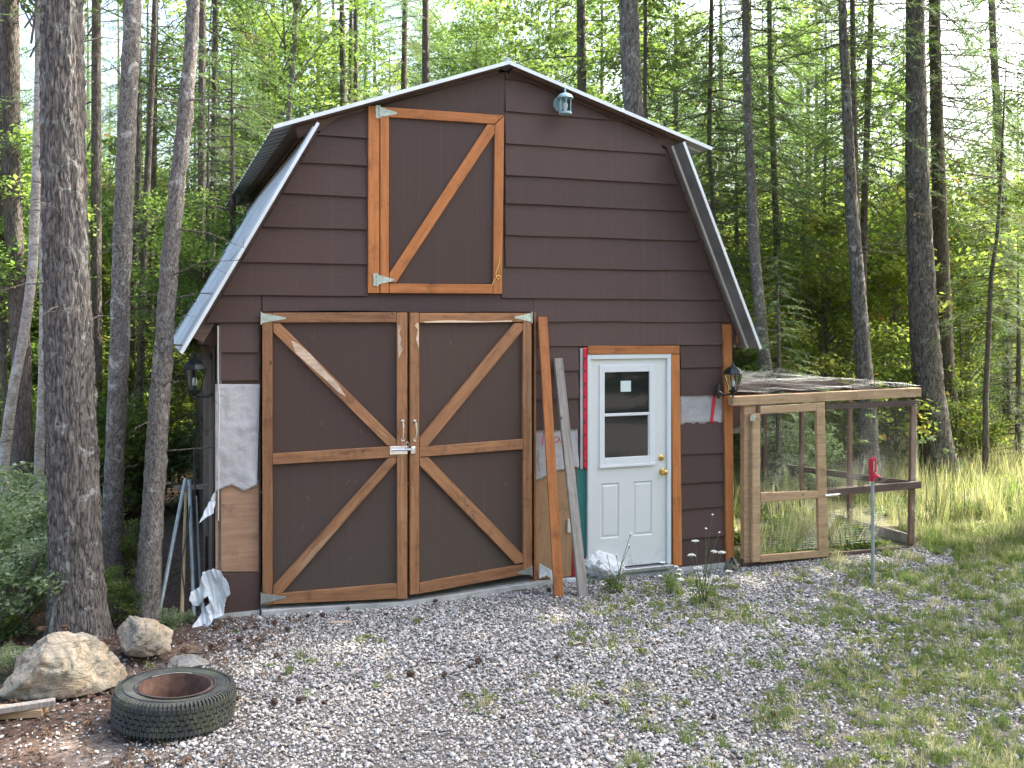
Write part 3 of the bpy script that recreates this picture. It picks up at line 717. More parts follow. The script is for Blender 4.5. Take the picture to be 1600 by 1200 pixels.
# strap / tee hinge pointing right (sgn=1) or left
def hinge(parent, x, z, L, h, d, sgn, mat='hinge_zinc', plate=0.035):
    mb = MB()
    mb.prism([(x-sgn*plate, z-h*0.95), (x, z-h*0.95), (x, z+h*0.95), (x-sgn*plate, z+h*0.95)], -d-0.004, -d)
    mb.prism([(x+sgn*0.006, z-h*0.75), (x+sgn*L, z-h*0.12), (x+sgn*L, z+h*0.12), (x+sgn*0.006, z+h*0.75)], -d-0.004, -d)
    mb.tube([(x, -d-0.006, z-h*0.98), (x, -d-0.006, z+h*0.98)], 0.006, 8)
    o = mb.build('hinge', mat, parent)
    sb = MB()
    for (px, pz) in ((x-sgn*plate*.5, z+h*.6), (x-sgn*plate*.5, z-h*.6), (x+sgn*L*.3, z+h*.2), (x+sgn*L*.3, z-h*.2), (x+sgn*L*.7, z)):
        sb.tube([(px, -d-0.0035, pz), (px, -d-0.0065, pz)], 0.0045, 8)
    sb.build('screws', 'galvanised', o, kind='stuff')
    return o

# loft door
loft = empty('loft_door', parent=barn)
boardp(barn, PW, [(575.5, 165), (575, 458), (593, 458), (593, 166)], .05, .012, 'cedar_stain', 'door_jamb')
boardp(loft, PW, [(608, 181), (608, 443), (773, 443), (773, 192)], .030, .014, 'door_panel_paint', 'door_panel', bev=0, origin=False)
boardp(loft, PW, [(594.5, 166.5), (594, 458), (607.5, 458), (608, 182.5)], .056, .031, 'cedar_stain')
boardp(loft, PW, [(609, 182.7), (773, 193.5), (787.5, 180), (595, 166.5)], .0565, .031, 'cedar_stain')
boardp(loft, PW, [(773.5, 194.5), (770.5, 459), (784.5, 459), (788, 181)], .056, .031, 'cedar_stain')
boardp(loft, PW, [(608.5, 458), (770, 458.8), (770, 444), (608.5, 443)], .056, .031, 'cedar_stain')
boardp(loft, PW, [(619, 441.5), (773, 208), (773, 195), (762, 194), (608.8, 427), (608.8, 441.5)], .052, .0312, 'cedar_stain')
hx, hz_ = q(593, 175, .056); hinge(loft, hx, hz_, 0.155, 0.058, .0575, 1)
hx, hz_ = q(589.5, 437, .056); hinge(loft, hx, hz_, 0.15, 0.058, .0575, 1)
def wirep(name, pts, mat, r, parent, d):
    MB().tube([(lambda s_: (s_[0], -d, s_[1]))(q(u, v, d)) for u, v in pts], r, 6).build(name, mat, parent, smooth=True)
wirep('hook', [(780, 402), (779.5, 412), (777, 421), (774, 428), (776, 434), (780, 437), (782, 434), (780, 431), (777, 431), (772, 438), (769, 445)], 'brass', .004, loft, .062)

# garage doors, a pair hung at both sides and standing a little open in the middle
hL = PW.A+PW.ex*(q(408, 700, .03)[0])-PW.ey*0.03
hR = PW.A+PW.ex*(q(832, 700, .03)[0])-PW.ey*0.03
mid_dir = Vector(((638.5-800)/F, 1.0)); Ym = 8.33; mid = mid_dir*Ym
inv = PW.M.inverted()
def leaf(Pa, Pb, boards, panel, name, label):
    pl = Plane(Pa, Pb)
    o = empty(name, inv @ pl.M, barn, label=label)
    boardp(o, pl, panel, .0, -.016, 'door_panel_paint', 'door_panel', bev=0, origin=False)
    for pts, d, mt in boards: boardp(o, pl, pts, d, .0005, mt)
    return o, pl
# the left leaf
bl = [([(409.5, 488.5), (410, 945), (425.5, 944), (425.5, 489)], .037, 'weathered_stain'),
      ([(620, 488.5), (620.5, 936), (636.5, 935.5), (636.5, 488)], .037, 'weathered_stain'),
      ([(426, 504), (619.5, 503.5), (619.5, 488), (426, 488.5)], .037, 'weathered_stain'),
      ([(426, 726), (619.5, 714.5), (619.5, 697), (426, 709)], .036, 'weathered_stain'),
      ([(426, 944), (620, 935.5), (620, 912), (426, 929)], .037, 'weathered_stain'),
      ([(427, 519), (606, 697), (619.5, 697), (619.5, 688), (437, 505), (427, 505)], .033, 'weathered_stain'),
      ([(440, 927.5), (619.8, 722), (619.8, 715), (606, 716), (427, 916), (427, 928)], .033, 'weathered_stain')]
gl, plL = leaf(hL, mid-Vector((0.006, 0)), bl, [(411, 489.5), (411, 943.5), (635, 935), (635, 489.5)], 'garage_door', 'left garage door leaf with a split pale scar on its brace')
br_ = [([(641, 488.5), (641, 930), (655, 927.5), (655, 488.5)], .037, 'weathered_stain'),
       ([(817.5, 489), (818, 897), (831.5, 894), (830.5, 489)], .037, 'weathered_stain'),
       ([(655.5, 504.5), (817, 503), (817, 489), (655.5, 489)], .037, 'weathered_stain'),
       ([(655.5, 714), (817.4, 702), (817.4, 686), (655.5, 699)], .036, 'weathered_stain'),
       ([(655.5, 928), (817.6, 898), (817.6, 882), (655.5, 911.5)], .037, 'weathered_stain'),
       ([(668, 698), (817, 516), (817, 505), (804, 505), (655.8, 685), (655.8, 698)], .033, 'weathered_stain'),
       ([(655.8, 727), (806, 881.5), (817.3, 879), (817.3, 867), (669, 714.5), (655.8, 715)], .033, 'weathered_stain')]
gr, plR = leaf(mid+Vector((0.008, 0)), hR, br_, [(642, 489.5), (642, 927), (830, 893), (830, 489.5)], 'garage_door', 'right garage door leaf with a stamped brace at its foot')
# the split in the left leaf's brace
sp = plL.poly([(455, 532), (466, 537), (484, 552), (507, 578), (528, 600), (541, 620), (528, 612), (505, 590), (480, 568), (462, 552)], .035)
c0 = sp[0]; MB().prism(sp, -0.0375, -0.034).build('wood_scar', 'raw_wood', gl)
def scar(parent, pl, pts, d): MB().prism(pl.poly(pts, d), -d-0.0012, -d+0.0005).build('wood_scar', 'raw_wood', parent)
scar(gl, plL, [(621.5, 506), (627, 512), (624, 520), (627, 530), (625, 538), (629, 547), (623, 560), (621.5, 545)], .0385)
scar(gr, plR, [(652, 504), (648, 509), (653, 515), (650, 530), (654.5, 545), (654.5, 506)], .0385)
scar(gr, plR, [(662, 502.5), (700, 500), (760, 502), (800, 500.5), (800, 502.5), (740, 503.8), (664, 504)], .0385)
# lumber stamp marks on the lower right brace
def plstroke(parent, pl, pts, w, d, mat, name):
    V_ = [pl.q(u, v, d) for u, v in pts]; vs_ = []; fs = []
    for i, p in enumerate(V_):
        a = V_[max(i-1, 0)]; b = V_[min(i+1, len(V_)-1)]; t = Vector((b[0]-a[0], b[1]-a[1])).normalized(); n_ = Vector((-t.y, t.x))*w/2
        vs_ += [(p[0]+n_.x, -d, p[1]+n_.y), (p[0]-n_.x, -d, p[1]-n_.y)]
    for i in range(len(V_)-1): fs.append((2*i, 2*i+1, 2*i+3, 2*i+2))
    MB().add(vs_, fs).build(name, mat, parent)
for pts in ([(736, 799), (741, 799), (741, 811), (735, 811), (736, 799)], [(738, 802), (738, 808)], [(739.5, 802), (739.5, 808)], [(726, 781), (726.5, 791), (734, 789)]):
    plstroke(gr, plR, pts, .0035, .0345, 'black_ink', 'lumber_stamp')
rsx = random.Random(3)
for par, pl_, u0, u1 in ((gl, plL, 430, 615), (gr, plR, 660, 810)):
    for k in range(9):
        u = rsx.uniform(u0, u1); v = rsx.uniform(740, 890) if k < 6 else rsx.uniform(520, 690); du = rsx.uniform(-6, 6); dv = rsx.uniform(1, 9)
        plstroke(par, pl_, [(u, v), (u+du*.5, v+dv*.6), (u+du, v+dv)], .0022, .0012, 'scratch', 'scratch')
# hardware
hx, hz_ = plL.q(408.5, 497, .037); hinge(gl, hx, hz_, 0.20, 0.055, .038, 1, plate=0.008)
hx, hz_ = plL.q(408.5, 935, .037); hinge(gl, hx, hz_, 0.20, 0.055, .038, 1, mat='galvanised', plate=0.008)
hx, hz_ = plR.q(830.5, 496, .037); hinge(gr, hx, hz_, 0.18, 0.055, .038, -1, plate=0.008)
hx, hz_ = plR.q(830.5, 892, .037); hinge(gr, hx, hz_, 0.15, 0.05, .038, -1, mat='galvanised', plate=0.008)
def pull(parent, pl, u, v0, v1):
    x, z1 = pl.q(u, v0, .04); _, z0 = pl.q(u, v1, .04); d = .038
    MB().tube([(x, -d, z1-0.012), (x, -d-0.03, z1-0.025), (x+0.002, -d-0.042, (z0+z1)/2), (x, -d-0.03, z0+0.025), (x, -d, z0+0.012)], 0.0085, 10).build('handle', 'chrome', parent, smooth=True)
    mb = MB()
    for z in (z1-0.01, z0+0.01): mb.tube([(x, -d+0.0005, z), (x, -d-0.004, z)], 0.016, 12)
    mb.build('handle_plates', 'chrome', parent, kind='stuff')
pull(gl, plL, 629.5, 656, 689); pull(gr, plR, 648, 656, 689)
x0, zb = plL.q(609, 704, .04); x1, _ = plL.q(637, 704, .04)
MB().box(x0, x1, -0.042, -0.038, zb-0.036, zb+0.036).build('latch_plate', 'chrome', gl, bev=0.002)
MB().tube([(x0+0.01, -0.052, zb+0.006), (x1+0.055, -0.052, zb+0.006)], 0.011, 12).build('bolt', 'chrome', gl, smooth=True)
MB().tube([(x1-0.012, -0.06, zb+0.01), (x1-0.03, -0.065, zb+0.05), (x1-0.005, -0.065, zb+0.075), (x1+0.012, -0.062, zb+0.05), (x1-0.004, -0.06, zb+0.01)], 0.004, 8).build('latch_ring', 'chrome', gl, smooth=True)
a0, za = plR.q(641, 704, .04); MB().box(a0-0.002, a0+0.04, -0.062, -0.0385, zb-0.03, zb+0.03).build('latch_keep', 'chrome', gr, bev=0.002)
# door stop boards round the opening
zt0 = q(600, 487, 0)[1]
MB().box(s_dr-0.005, s_dr+0.012, -0.042, 0.06, 0.037, zt).build('door_jamb', 'weathered_stain_v', barn)

# entry door
ed = empty('entry_door', parent=barn)
boardp(barn, PW, [(919, 553.5), (1062, 553), (1062, 540), (919, 540.5)], .05, .012, 'cedar_stain', 'door_casing')
boardp(barn, PW, [(1049.5, 554), (1052.5, 884), (1066, 884), (1062, 554)], .05, .012, 'cedar_stain', 'door_casing')
D0 = 0.034
def rect(mb, u0, v0, u1, v1, d0, d1, e=0.0):
    a = q(u0, v0, d0); b = q(u1, v1, d0); zhi = (q(u0, v0, d0)[1]); zlo = q(u0, v1, d0)[1]
    mb.box(a[0], b[0], -d0, -d1, zlo, zhi); return a[0], b[0], zlo, zhi
sj0 = q(918.5, 700, .045)[0]; sj1 = q(1049, 700, .045)[0]; zjt = zz((985, 553.5), d=.045); zj0 = 0.075
MB().box(sj0, sj0+0.035, -0.045, 0.08, zj0, zjt).build('door_frame', 'white_paint', ed, bev=0.003)
MB().box(sj1-0.045, sj1, -0.045, 0.08, zj0, zjt).build('door_frame', 'white_paint', ed, bev=0.003)
MB().box(sj0+0.035, sj1-0.045, -0.0445, 0.08, zjt-0.045, zjt-0.0005).build('door_frame', 'white_paint', ed, bev=0.003)
MB().box(sj0, sj1, -0.085, 0.05, 0.035, 0.073).build('threshold', 'galvanised', ed, bev=0.004)
# slab built with real recesses: rails and stiles, window unit, two raised panels
dx0, dx1, dz0, dz1 = sj0+0.037, sj1-0.047, 0.088, zjt-0.048
def X(u): return q(u, 700, .02)[0]
def Zv(u, v): return q(u, v, .02)[1]
wx0, wx1 = X(937), X(1021); wz1 = Zv(979, 570); wz0 = Zv(979, 727)
px = [(X(938.5), X(967.5)), (X(989.5), X(1019))]; pz1 = Zv(953, 755); pz0 = Zv(953, 841)
xsL = sorted([dx0, wx0, wx1, dx1, *px[0], *px[1]]); zsL = sorted([dz0, pz0, pz1, wz0, wz1, dz1])
sl = MB()
for i in range(len(xsL)-1):
    for j in range(len(zsL)-1):
        xc = (xsL[i]+xsL[i+1])/2; zc = (zsL[j]+zsL[j+1])/2
        if wx0 < xc < wx1 and wz0 < zc < wz1: continue
        if any(a < xc < b for a, b in px) and pz0 < zc < pz1: continue
        sl.add([(xsL[i], -0.02, zsL[j]), (xsL[i+1], -0.02, zsL[j]), (xsL[i+1], -0.02, zsL[j+1]), (xsL[i], -0.02, zsL[j+1])], [(0, 1, 2, 3)])
for a, b in px:
    def ring(i0, d0, i1, d1):
        o = [(a+i0, -d0, pz0+i0), (b-i0, -d0, pz0+i0), (b-i0, -d0, pz1-i0), (a+i0, -d0, pz1-i0)]; n_ = [(a+i1, -d1, pz0+i1), (b-i1, -d1, pz0+i1), (b-i1, -d1, pz1-i1), (a+i1, -d1, pz1-i1)]
        sl.add(o+n_, [(k, (k+1) % 4, (k+1) % 4+4, k+4) for k in range(4)])
    ring(0, .02, .010, .009); ring(.010, .009, .018, .009); ring(.018, .009, .032, .017)
    sl.add([(a+.032, -.017, pz0+.032), (b-.032, -.017, pz0+.032), (b-.032, -.017, pz1-.032), (a+.032, -.017, pz1-.032)], [(0, 1, 2, 3)])
sl.add([(dx0, .02, dz0), (dx1, .02, dz0), (dx1, .02, dz1), (dx0, .02, dz1)], [(3, 2, 1, 0)])
for a_, b_ in (((dx0, dz0), (dx1, dz0)), ((dx1, dz0), (dx1, dz1)), ((dx1, dz1), (dx0, dz1)), ((dx0, dz1), (dx0, dz0))):
    sl.add([(a_[0], -.02, a_[1]), (b_[0], -.02, b_[1]), (b_[0], .02, b_[1]), (a_[0], .02, a_[1])], [(0, 1, 2, 3)])
# dirty paint near the foot
m, nt, b = nodes('door_paint')
v = coords(nt); sx_ = nt.nodes.new('ShaderNodeSeparateXYZ'); nt.links.new(v, sx_.inputs[0])
mr = nt.nodes.new('ShaderNodeMapRange'); mr.inputs[1].default_value = 0.05; mr.inputs[2].default_value = 0.55; mr.inputs[3].default_value = 0.16; mr.inputs[4].default_value = -0.05
nt.links.new(sx_.outputs[2], mr.inputs[0]); n1 = noisen(nt, v, 9, 7, 0.7); ad = nd(nt, 'ShaderNodeMath', op='ADD'); nt.links.new(n1, ad.inputs[0]); nt.links.new(mr.outputs[0], ad.inputs[1])
dr = ramp(nt, ad.outputs[0], [(0.62, (0., 0., 0.)), (0.82, (0.6, 0.6, 0.6))]); c = mixc(nt, dr.outputs[0], (0.66, 0.675, 0.65), (0.26, 0.24, 0.20))
nt.links.new(c, b.inputs['Base Color']); b.inputs['Roughness'].default_value = 0.4
sl.build('door_slab', 'door_paint', ed)
wf = empty('window', parent=ed)
fr = MB()
gx0, gx1 = X(944), X(1014); gz1 = Zv(979, 581); gzm1 = Zv(979, 645); gzm0 = Zv(979, 649.5); gz0 = Zv(979, 713.5)
fr.box(wx0-.006, gx0, -.034, -.012, wz0, wz1); fr.box(gx1, wx1+.006, -.034, -.012, wz0, wz1)
fr.box(gx0, gx1, -.034, -.012, gz1, wz1); fr.box(gx0, gx1, -.034, -.012, wz0, gz0); fr.box(gx0, gx1, -.030, -.012, gzm0, gzm1)
fr.build('window_frame', 'window_vinyl', wf, bev=.003)
MB().box(wx0-.012, wx1+.012, -.044, -.0345, wz0-.012, wz0+.012).build('window_sill', 'window_vinyl', wf, bev=.002)
MB().box(gx1-.012, gx1, -.022, -.012, gz0, gzm0).build('window_track', 'window_vinyl', wf)
MB().box(gx0, gx1, -.016, -.012, gzm1, gz1).build('pane', 'window_glass', wf)
MB().box(gx0, gx1-.012, -.020, -.016, gz0, gzm0).build('pane', 'window_glass', wf)
MB().box(X(970), X(986), -.0175, -.0162, Zv(978, 612), Zv(978, 595)).build('sticker', 'sticker', wf)
def knob(u, v, prof, name):
    c = q(u, v, .02); o = MB().lathe(prof, 20).build(name, 'brass', ed, smooth=True, M=Matrix.Translation((c[0], -.0195, c[1])) @ Matrix.Rotation(R_(90), 4, 'X')); return o
knob(1033, 715, [(.0, 0), (.031, 0), (.031, .006), (.024, .014), (.016, .016), (.015, .024), (.006, .026)], 'deadbolt')
knob(1034.5, 737, [(.0, 0), (.034, 0), (.034, .005), (.018, .010), (.013, .030), (.024, .040), (.030, .052), (.027, .066), (.014, .072), (0.001, .073)], 'door_knob')

# cable down the left corner
MB().tube([(0.0, -0.02, zE-0.03), (0.002, -0.024, 2.0), (0.012, -0.022, 1.8), (0.008, -0.02, 1.5), (0.004, -0.02, 0.8)], 0.006, 6).build('cable', 'cable_white', barn)
MB().box(-0.05, -0.012, 0.30, 0.34, 0.02, zE-0.03).build('side_post', 'grey_wood', barn)
MB().box(-0.055, 0.0, 1.2, 1.26, 0.02, zE-0.03).build('side_post', 'grey_wood', barn)
MB().box(-0.33, 0.0, 0.52, 0.56, 0.98, 1.02).build('side_rail', 'grey_wood', barn)
MB().tube([(-0.02, 0.06, zE-0.2), (-0.02, 0.06, 1.2), (-0.03, 0.05, 0.4)], 0.014, 8).build('drain_pipe', 'cable_black', barn)

# ------------------------------------------------------------------ lanterns
def place(o, p, yaw=0.0):
    o.matrix_world = Matrix.Translation(p) @ Matrix.Rotation(yaw, 4, 'Z')
def black_lantern(p_wall, yaw, label, s=1.0, arm=0.13, up=0.0):
    """p_wall: wall plate centre; local -y points away from the wall"""
    root = empty('wall_lantern', Matrix.Translation(p_wall) @ Matrix.Rotation(yaw, 4, 'Z') @ Matrix.Scale(s, 4), label=label, cat='wall lantern', group='black wall lanterns')
    MB().prism([(0.05*math.cos(a)*(1 if k % 2 else .92), 0.075*math.sin(a)*(1 if k % 2 else .92)) for k, a in enumerate(np.linspace(0, 2*math.pi, 13)[:-1])], -0.022, -0.001).build('wall_plate', 'black_metal', root, bev=.003)
    MB().tube([(0, -.02, -.01), (0, -.06, -.035), (0, -arm, -.02), (0, -arm, .02)], [.012, .011, .012, .016], 10).build('arm', 'black_metal', root, smooth=True)
    c = (0, -arm, 0); n = 6
    MB().lathe([(.004, -.055), (.012, -.04), (.008, -.03), (.02, -.01), (.04, .0), (.045, .012), (.03, .016)], 12, c).build('lantern_base', 'black_metal', root, smooth=True)
    MB().lathe([(.092, .165), (.094, .172), (.078, .205), (.045, .232), (.020, .240), (.016, .252), (.008, .256), (.012, .268), (.004, .285)], 6, c).build('lantern_cap', 'black_metal', root)
    for k in range(n):
        a = 2*math.pi*k/n
        MB().tube([(c[0]+.043*math.cos(a), c[1]+.043*math.sin(a), .012), (c[0]+.086*math.cos(a), c[1]+.086*math.sin(a), .166)], .0045, 5).build('bar', 'black_metal', root)
    g = MB(); vs_ = []
    for r_, z in ((.040, .014), (.083, .165)):
        for k in range(n): a = 2*math.pi*k/n; vs_.append((c[0]+r_*math.cos(a), c[1]+r_*math.sin(a), z))
    g.add(vs_, [(k, (k+1) % n, (k+1) % n+n, k+n) for k in range(n)]).build('glass', 'lantern_glass', root)
    MB().tube([(c[0], c[1], .012), (c[0], c[1], .05)], .012, 8).build('bulb_holder', 'black_metal', root)
    MB().lathe([(.010, .05), (.014, .065), (.016, .085), (.010, .105), (.001, .112)], 10, c).build('bulb', 'bulb_glass', root, smooth=True)
    return root
def wpt(u, v, d):
    s_, z = q(u, v, d); p = PW.M @ Vector((s_, -d, z)); return p
# left lantern is fixed to the side wall just behind the corner and sticks out sideways
pL = PW.M @ Vector((-0.012, 0.10, q(312, 614, 0)[1])); black_lantern(pL, TH-R_(90), 'black coach lantern sticking out from the left side of the barn', 1.15, arm=0.145)
pR = wpt(1121, 611, .054); black_lantern(pR, TH+R_(42), 'black coach lantern on the orange corner board by the wire pen', 1.05, arm=0.15)
# pale blue lantern high on the gable
pT = wpt(873, 160, .03)
gl_ = empty('gable_lantern', Matrix.Translation(pT) @ Matrix.Rotation(TH, 4, 'Z'), label='small pale blue weathered lantern high under the right roof slope', cat='wall lantern')
MB().prism([(.06*math.cos(a), .07*math.sin(a)-.02) for a in np.linspace(0, 2*math.pi, 17)[:-1]], -.015, -.001).build('wall_plate', 'verdigris', gl_)
c = (0.015, -.115, -.135)
MB().tube([(0, -.012, 0), (0.01, -.06, .03), (0.02, -.12, .03)], .008, 8).build('arm', 'verdigris', gl_)
MB().lathe([(.058, 0), (.062, .004), (.062, .02), (.056, .024)], 20, c).build('lantern_base', 'verdigris', gl_, smooth=True)
MB().lathe([(.074, .145), (.080, .15), (.078, .158), (.062, .18), (.035, .196), (.012, .202), (.008, .215), (.012, .222), (.006, .232), (.003, .25)], 20, c).build('lantern_cap', 'verdigris', gl_, smooth=True)
for k in range(6):
    a = 2*math.pi*k/6+.3; MB().tube([(c[0]+.055*math.cos(a), c[1]+.055*math.sin(a), c[2]+.02), (c[0]+.055*math.cos(a), c[1]+.055*math.sin(a), c[2]+.148)], .005, 6).build('bar', 'verdigris', gl_)
MB().lathe([(.050, .022), (.050, .146)], 20, c).build('glass', 'lantern_glass', gl_, smooth=True)
MB().lathe([(.012, .03), (.02, .06), (.026, .085), (.018, .11), (.002, .12)], 12, c).build('bulb', 'bulb_glass', gl_, smooth=True)

# ------------------------------------------------------------------ two loose boards leaning on the wall
def leaning(pt_top, pt_bot, w, t, mat, label, name='leaning_board'):
    a = Vector(pt_bot); b = Vector(pt_top); L = (b-a).length; zax = (b-a).normalized()
    xax = (Vector((PW.ex.x, PW.ex.y, 0))-zax*zax.dot(Vector((PW.ex.x, PW.ex.y, 0)))).normalized(); yax = zax.cross(xax)
    M = Matrix(((xax.x, yax.x, zax.x, a.x), (xax.y, yax.y, zax.y, a.y), (xax.z, yax.z, zax.z, a.z), (0, 0, 0, 1)))
    MB().box(-w/2, w/2, -t/2, t/2, 0, L).build(name, mat, bev=.003, M=M, label=label, cat='board', group='boards leaning on the barn')
leaning(wpt(847.5, 495, .07), on_ground(873, 933), .092, .022, 'cedar_stain_v', 'long orange stained board leaning between the garage and entry doors')
leaning(wpt(871.5, 560, .07), on_ground(911, 933), .088, .038, 'grey_wood', 'shorter grey weathered board leaning beside the orange one')

# white bag by the door
def bag():
    bm = bmesh.new(); bmesh.ops.create_icosphere(bm, subdivisions=5, radius=1)
    for v_ in bm.verts:
        p = v_.co.copy(); n_ = noise.noise(p*1.6)*0.20+abs(noise.noise(p*3.3+Vector((3, 0, 0))))*0.16+noise.noise(p*8)*0.05
        r = 1+n_; z = p.z*r*0.5
        w_ = 1.0-0.28*max(0, p.z); sx = .19*w_*r; 
        v_.co = Vector((p.x*sx*1.15-0.05*max(0, p.z), p.y*.16*w_*r, max(-0.0, (z+0.42)*(.21+0.07*(1 if p.x < 0 else 1-p.x*.8)))))
    me = bpy.data.meshes.new('bag'); bm.to_mesh(me); bm.free(); me.materials.append(MAT['plastic_bag'])
    for p in me.polygons: p.use_smooth = True
    return me
m, nt, b = nodes('plastic_bag')
v = coords(nt); n1 = noisen(nt, v, 7, 6, 0.6, 1.5); r = ramp(nt, n1, [(0.34, (0.20, 0.22, 0.20)), (0.40, (0.66, 0.67, 0.66)), (0.9, (0.82, 0.83, 0.82))])
nt.links.new(r.outputs[0], b.inputs['Base Color']); b.inputs['Roughness'].default_value = 0.35; bump(nt, b, noisen(nt, v, 22, 5, 0.6, 1.0), 0.5, 0.02)
pb = on_ground(945, 906); bg_o = link('plastic_bag', bag(), M=Matrix.Translation(pb+Vector((0, .12, 0))) @ Matrix.Rotation(TH-.1, 4, 'Z'), label='crumpled white plastic bag on the gravel before the white door', cat='bag')

# torn plastic at the left corner of the barn
def plastic(name, outline, Yc, label, cat='plastic sheet', amp=.055, hole=None, parent=None):
    """crumpled sheet whose outline (pixels) stands at distance Yc; real folds in depth"""
    pts = [at(u, v, Yc) for u, v in outline]; xs_ = [p.x for p in pts]; zs = [p.z for p in pts]
    n = 80; x0, x1, z0, z1 = min(xs_), max(xs_), min(zs), max(zs)
    def inside(x, z, poly):
        c_ = False
        for i in range(len(poly)):
            a, b = poly[i], poly[i-1]
            if (a[1] > z) != (b[1] > z) and x < (b[0]-a[0])*(z-a[1])/(b[1]-a[1])+a[0]: c_ = not c_
        return c_
    po = [(p.x, p.z) for p in pts]; ph = [(at(u, v, Yc).x, at(u, v, Yc).z) for u, v in hole] if hole else None
    vs_ = []; idx = {}; fs = []
    for i in range(n+1):
        for j in range(n+1):
            x = x0+(x1-x0)*i/n; z = z0+(z1-z0)*j/n
            y = Yc+amp*noise.noise(Vector((x*9+z*2, z*2.2, 1)))*1.2+amp*.6*abs(noise.noise(Vector((x*26+z*6, z*5, 4))))-0.10*max(0, (z0+.16-z))/.16
            idx[i, j] = len(vs_); vs_.append((x+.006*noise.noise(Vector((x*30, z*30, 9))), y, z+.006*noise.noise(Vector((x*30, z*30, 3)))))
    for i in range(n):
        for j in range(n):
            x = x0+(x1-x0)*(i+.5)/n; z = z0+(z1-z0)*(j+.5)/n
            if inside(x, z, po) and not (ph and inside(x, z, ph)): fs.append((idx[i, j], idx[i+1, j], idx[i+1, j+1], idx[i, j+1]))
    me = bpy.data.meshes.new(name); me.from_pydata(vs_, [], fs); me.materials.append(MAT['plastic_sheet'])
    bm = bmesh.new(); bm.from_mesh(me); bmesh.ops.delete(bm, geom=[v_ for v_ in bm.verts if not v_.link_faces], context='VERTS'); bmesh.ops.smooth_vert(bm, verts=bm.verts, factor=.25, use_axis_x=True, use_axis_y=True, use_axis_z=True); bm.to_mesh(me); bm.free()
    for p in me.polygons: p.use_smooth = True
    o = link(name, me, label=label, cat=cat); o.modifiers.new('t', 'SOLIDIFY').thickness = .002; return o
plastic('plastic_sheet', [(333, 889), (345, 893), (357, 912), (360, 928), (352, 937), (348, 962), (334, 967), (331, 974), (322, 985), (300, 991), (298, 985), (309, 968), (314, 955), (316, 940), (310, 948), (303, 945), (297, 936), (300, 924), (311, 918), (316, 895)], 7.82,
        'torn white plastic sheet trailing to the ground at the left corner', hole=[(318, 935), (326, 931), (328, 942), (319, 950)])
plastic('plastic_scrap', [(333, 772), (336, 768), (337, 800), (326, 806), (317, 814), (322, 795)], 7.95, 'small pointed scrap of white plastic at the barn corner', 'plastic sheet', amp=.02)

# ------------------------------------------------------------------ poles beside the barn
def pole(name, a, b, r, mat, label, cat='pole', r2=None):
    o = MB().tube([a, b], [r, r2 or r], 12).build(name, mat, smooth=True, label=label, cat=cat, group='poles leaning beside the barn'); return o
pole('metal_pipe', on_ground(246, 972), at(290, 748, 8.35), .0165, 'grey_pipe', 'grey metal pipe leaning farthest left of the poles')
pole('wooden_pole', on_ground(284, 965), at(291, 756, 8.45), .018, 'tan_handle', 'tan wooden pole, dark towards its top, among the grey pipes', r2=.012)
pole('metal_pipe', on_ground(303, 962), at(296, 750, 8.45), .0175, 'grey_pipe', 'thick grey pipe right of the tan wooden pole')
pole('metal_pipe', on_ground(315, 950), at(306, 775, 8.4), .012, 'grey_pipe', 'thin short grey pipe nearest the torn plastic')
pole('thin_rod', on_ground(309, 955), at(303, 700, 8.5), .006, 'cable_black', 'thin black rod standing between the grey pipes', 'rod')
pole('short_stake', on_ground(322, 940), at(323, 838, 8.3), .013, 'rust', 'short rusty brown stake low beside the torn plastic', 'stake')
MB().tube([at(297, 790, 8.2), at(293, 830, 8.1), at(285, 870, 8.05), at(284, 890, 8.0), at(289, 930, 7.95), at(290, 960, 7.95), at(303, 980, 7.8)], .006, 6).build('black_hose', 'cable_black', label='thin black cable hanging along the tan wooden pole', cat='cable', smooth=True)

# ------------------------------------------------------------------ pen
PA = PW.A+PW.ex*(W+0.04)-PW.ey*0.14
PP = Plane(PA, PA+PW.ex)
pen = empty('wire_pen', PP.M, label='lumber and wire poultry pen against the right side of the barn', cat='pen')
dp = 2.75
pq = PP.q
def pbox(x0, x1, y0, y1, z0, z1, mat, name='rail', bev=.003):
    return MB().box(x0, x1, y0, y1, z0, z1).build(name, mat, pen, bev=bev)
def pboard(pts, d0, d1, mat, name='rail'): return boardp(pen, PP, pts, d0, d1, mat, name)
xr, _ = pq(1436, 800); xl, _ = pq(1168, 800)
pboard([(1145, 634), (1440, 620), (1440, 606), (1145, 620)], .03, -.06, 'pine_lumber', 'top_beam')
pboard([(1163, 880), (1181, 879), (1181, 634), (1163, 635)], -.002, -.075, 'pine_lumber', 'post')
pboard([(1160, 886), (1438, 866), (1438, 853), (1160, 874)], -.003, -.04, 'brown_lumber', 'bottom_rail')
pboard([(1290, 640), (1437, 634), (1437, 625), (1290, 631)], .0, -.04, 'brown_lumber', 'rail')
pboard([(1291, 776), (1440, 763), (1440, 752), (1291, 765)], .03, -.01, 'brown_lumber', 'rail')
pboard([(1421, 850), (1429, 850), (1433, 632), (1425, 632)], -.002, -.04, 'brown_lumber_v', 'post')
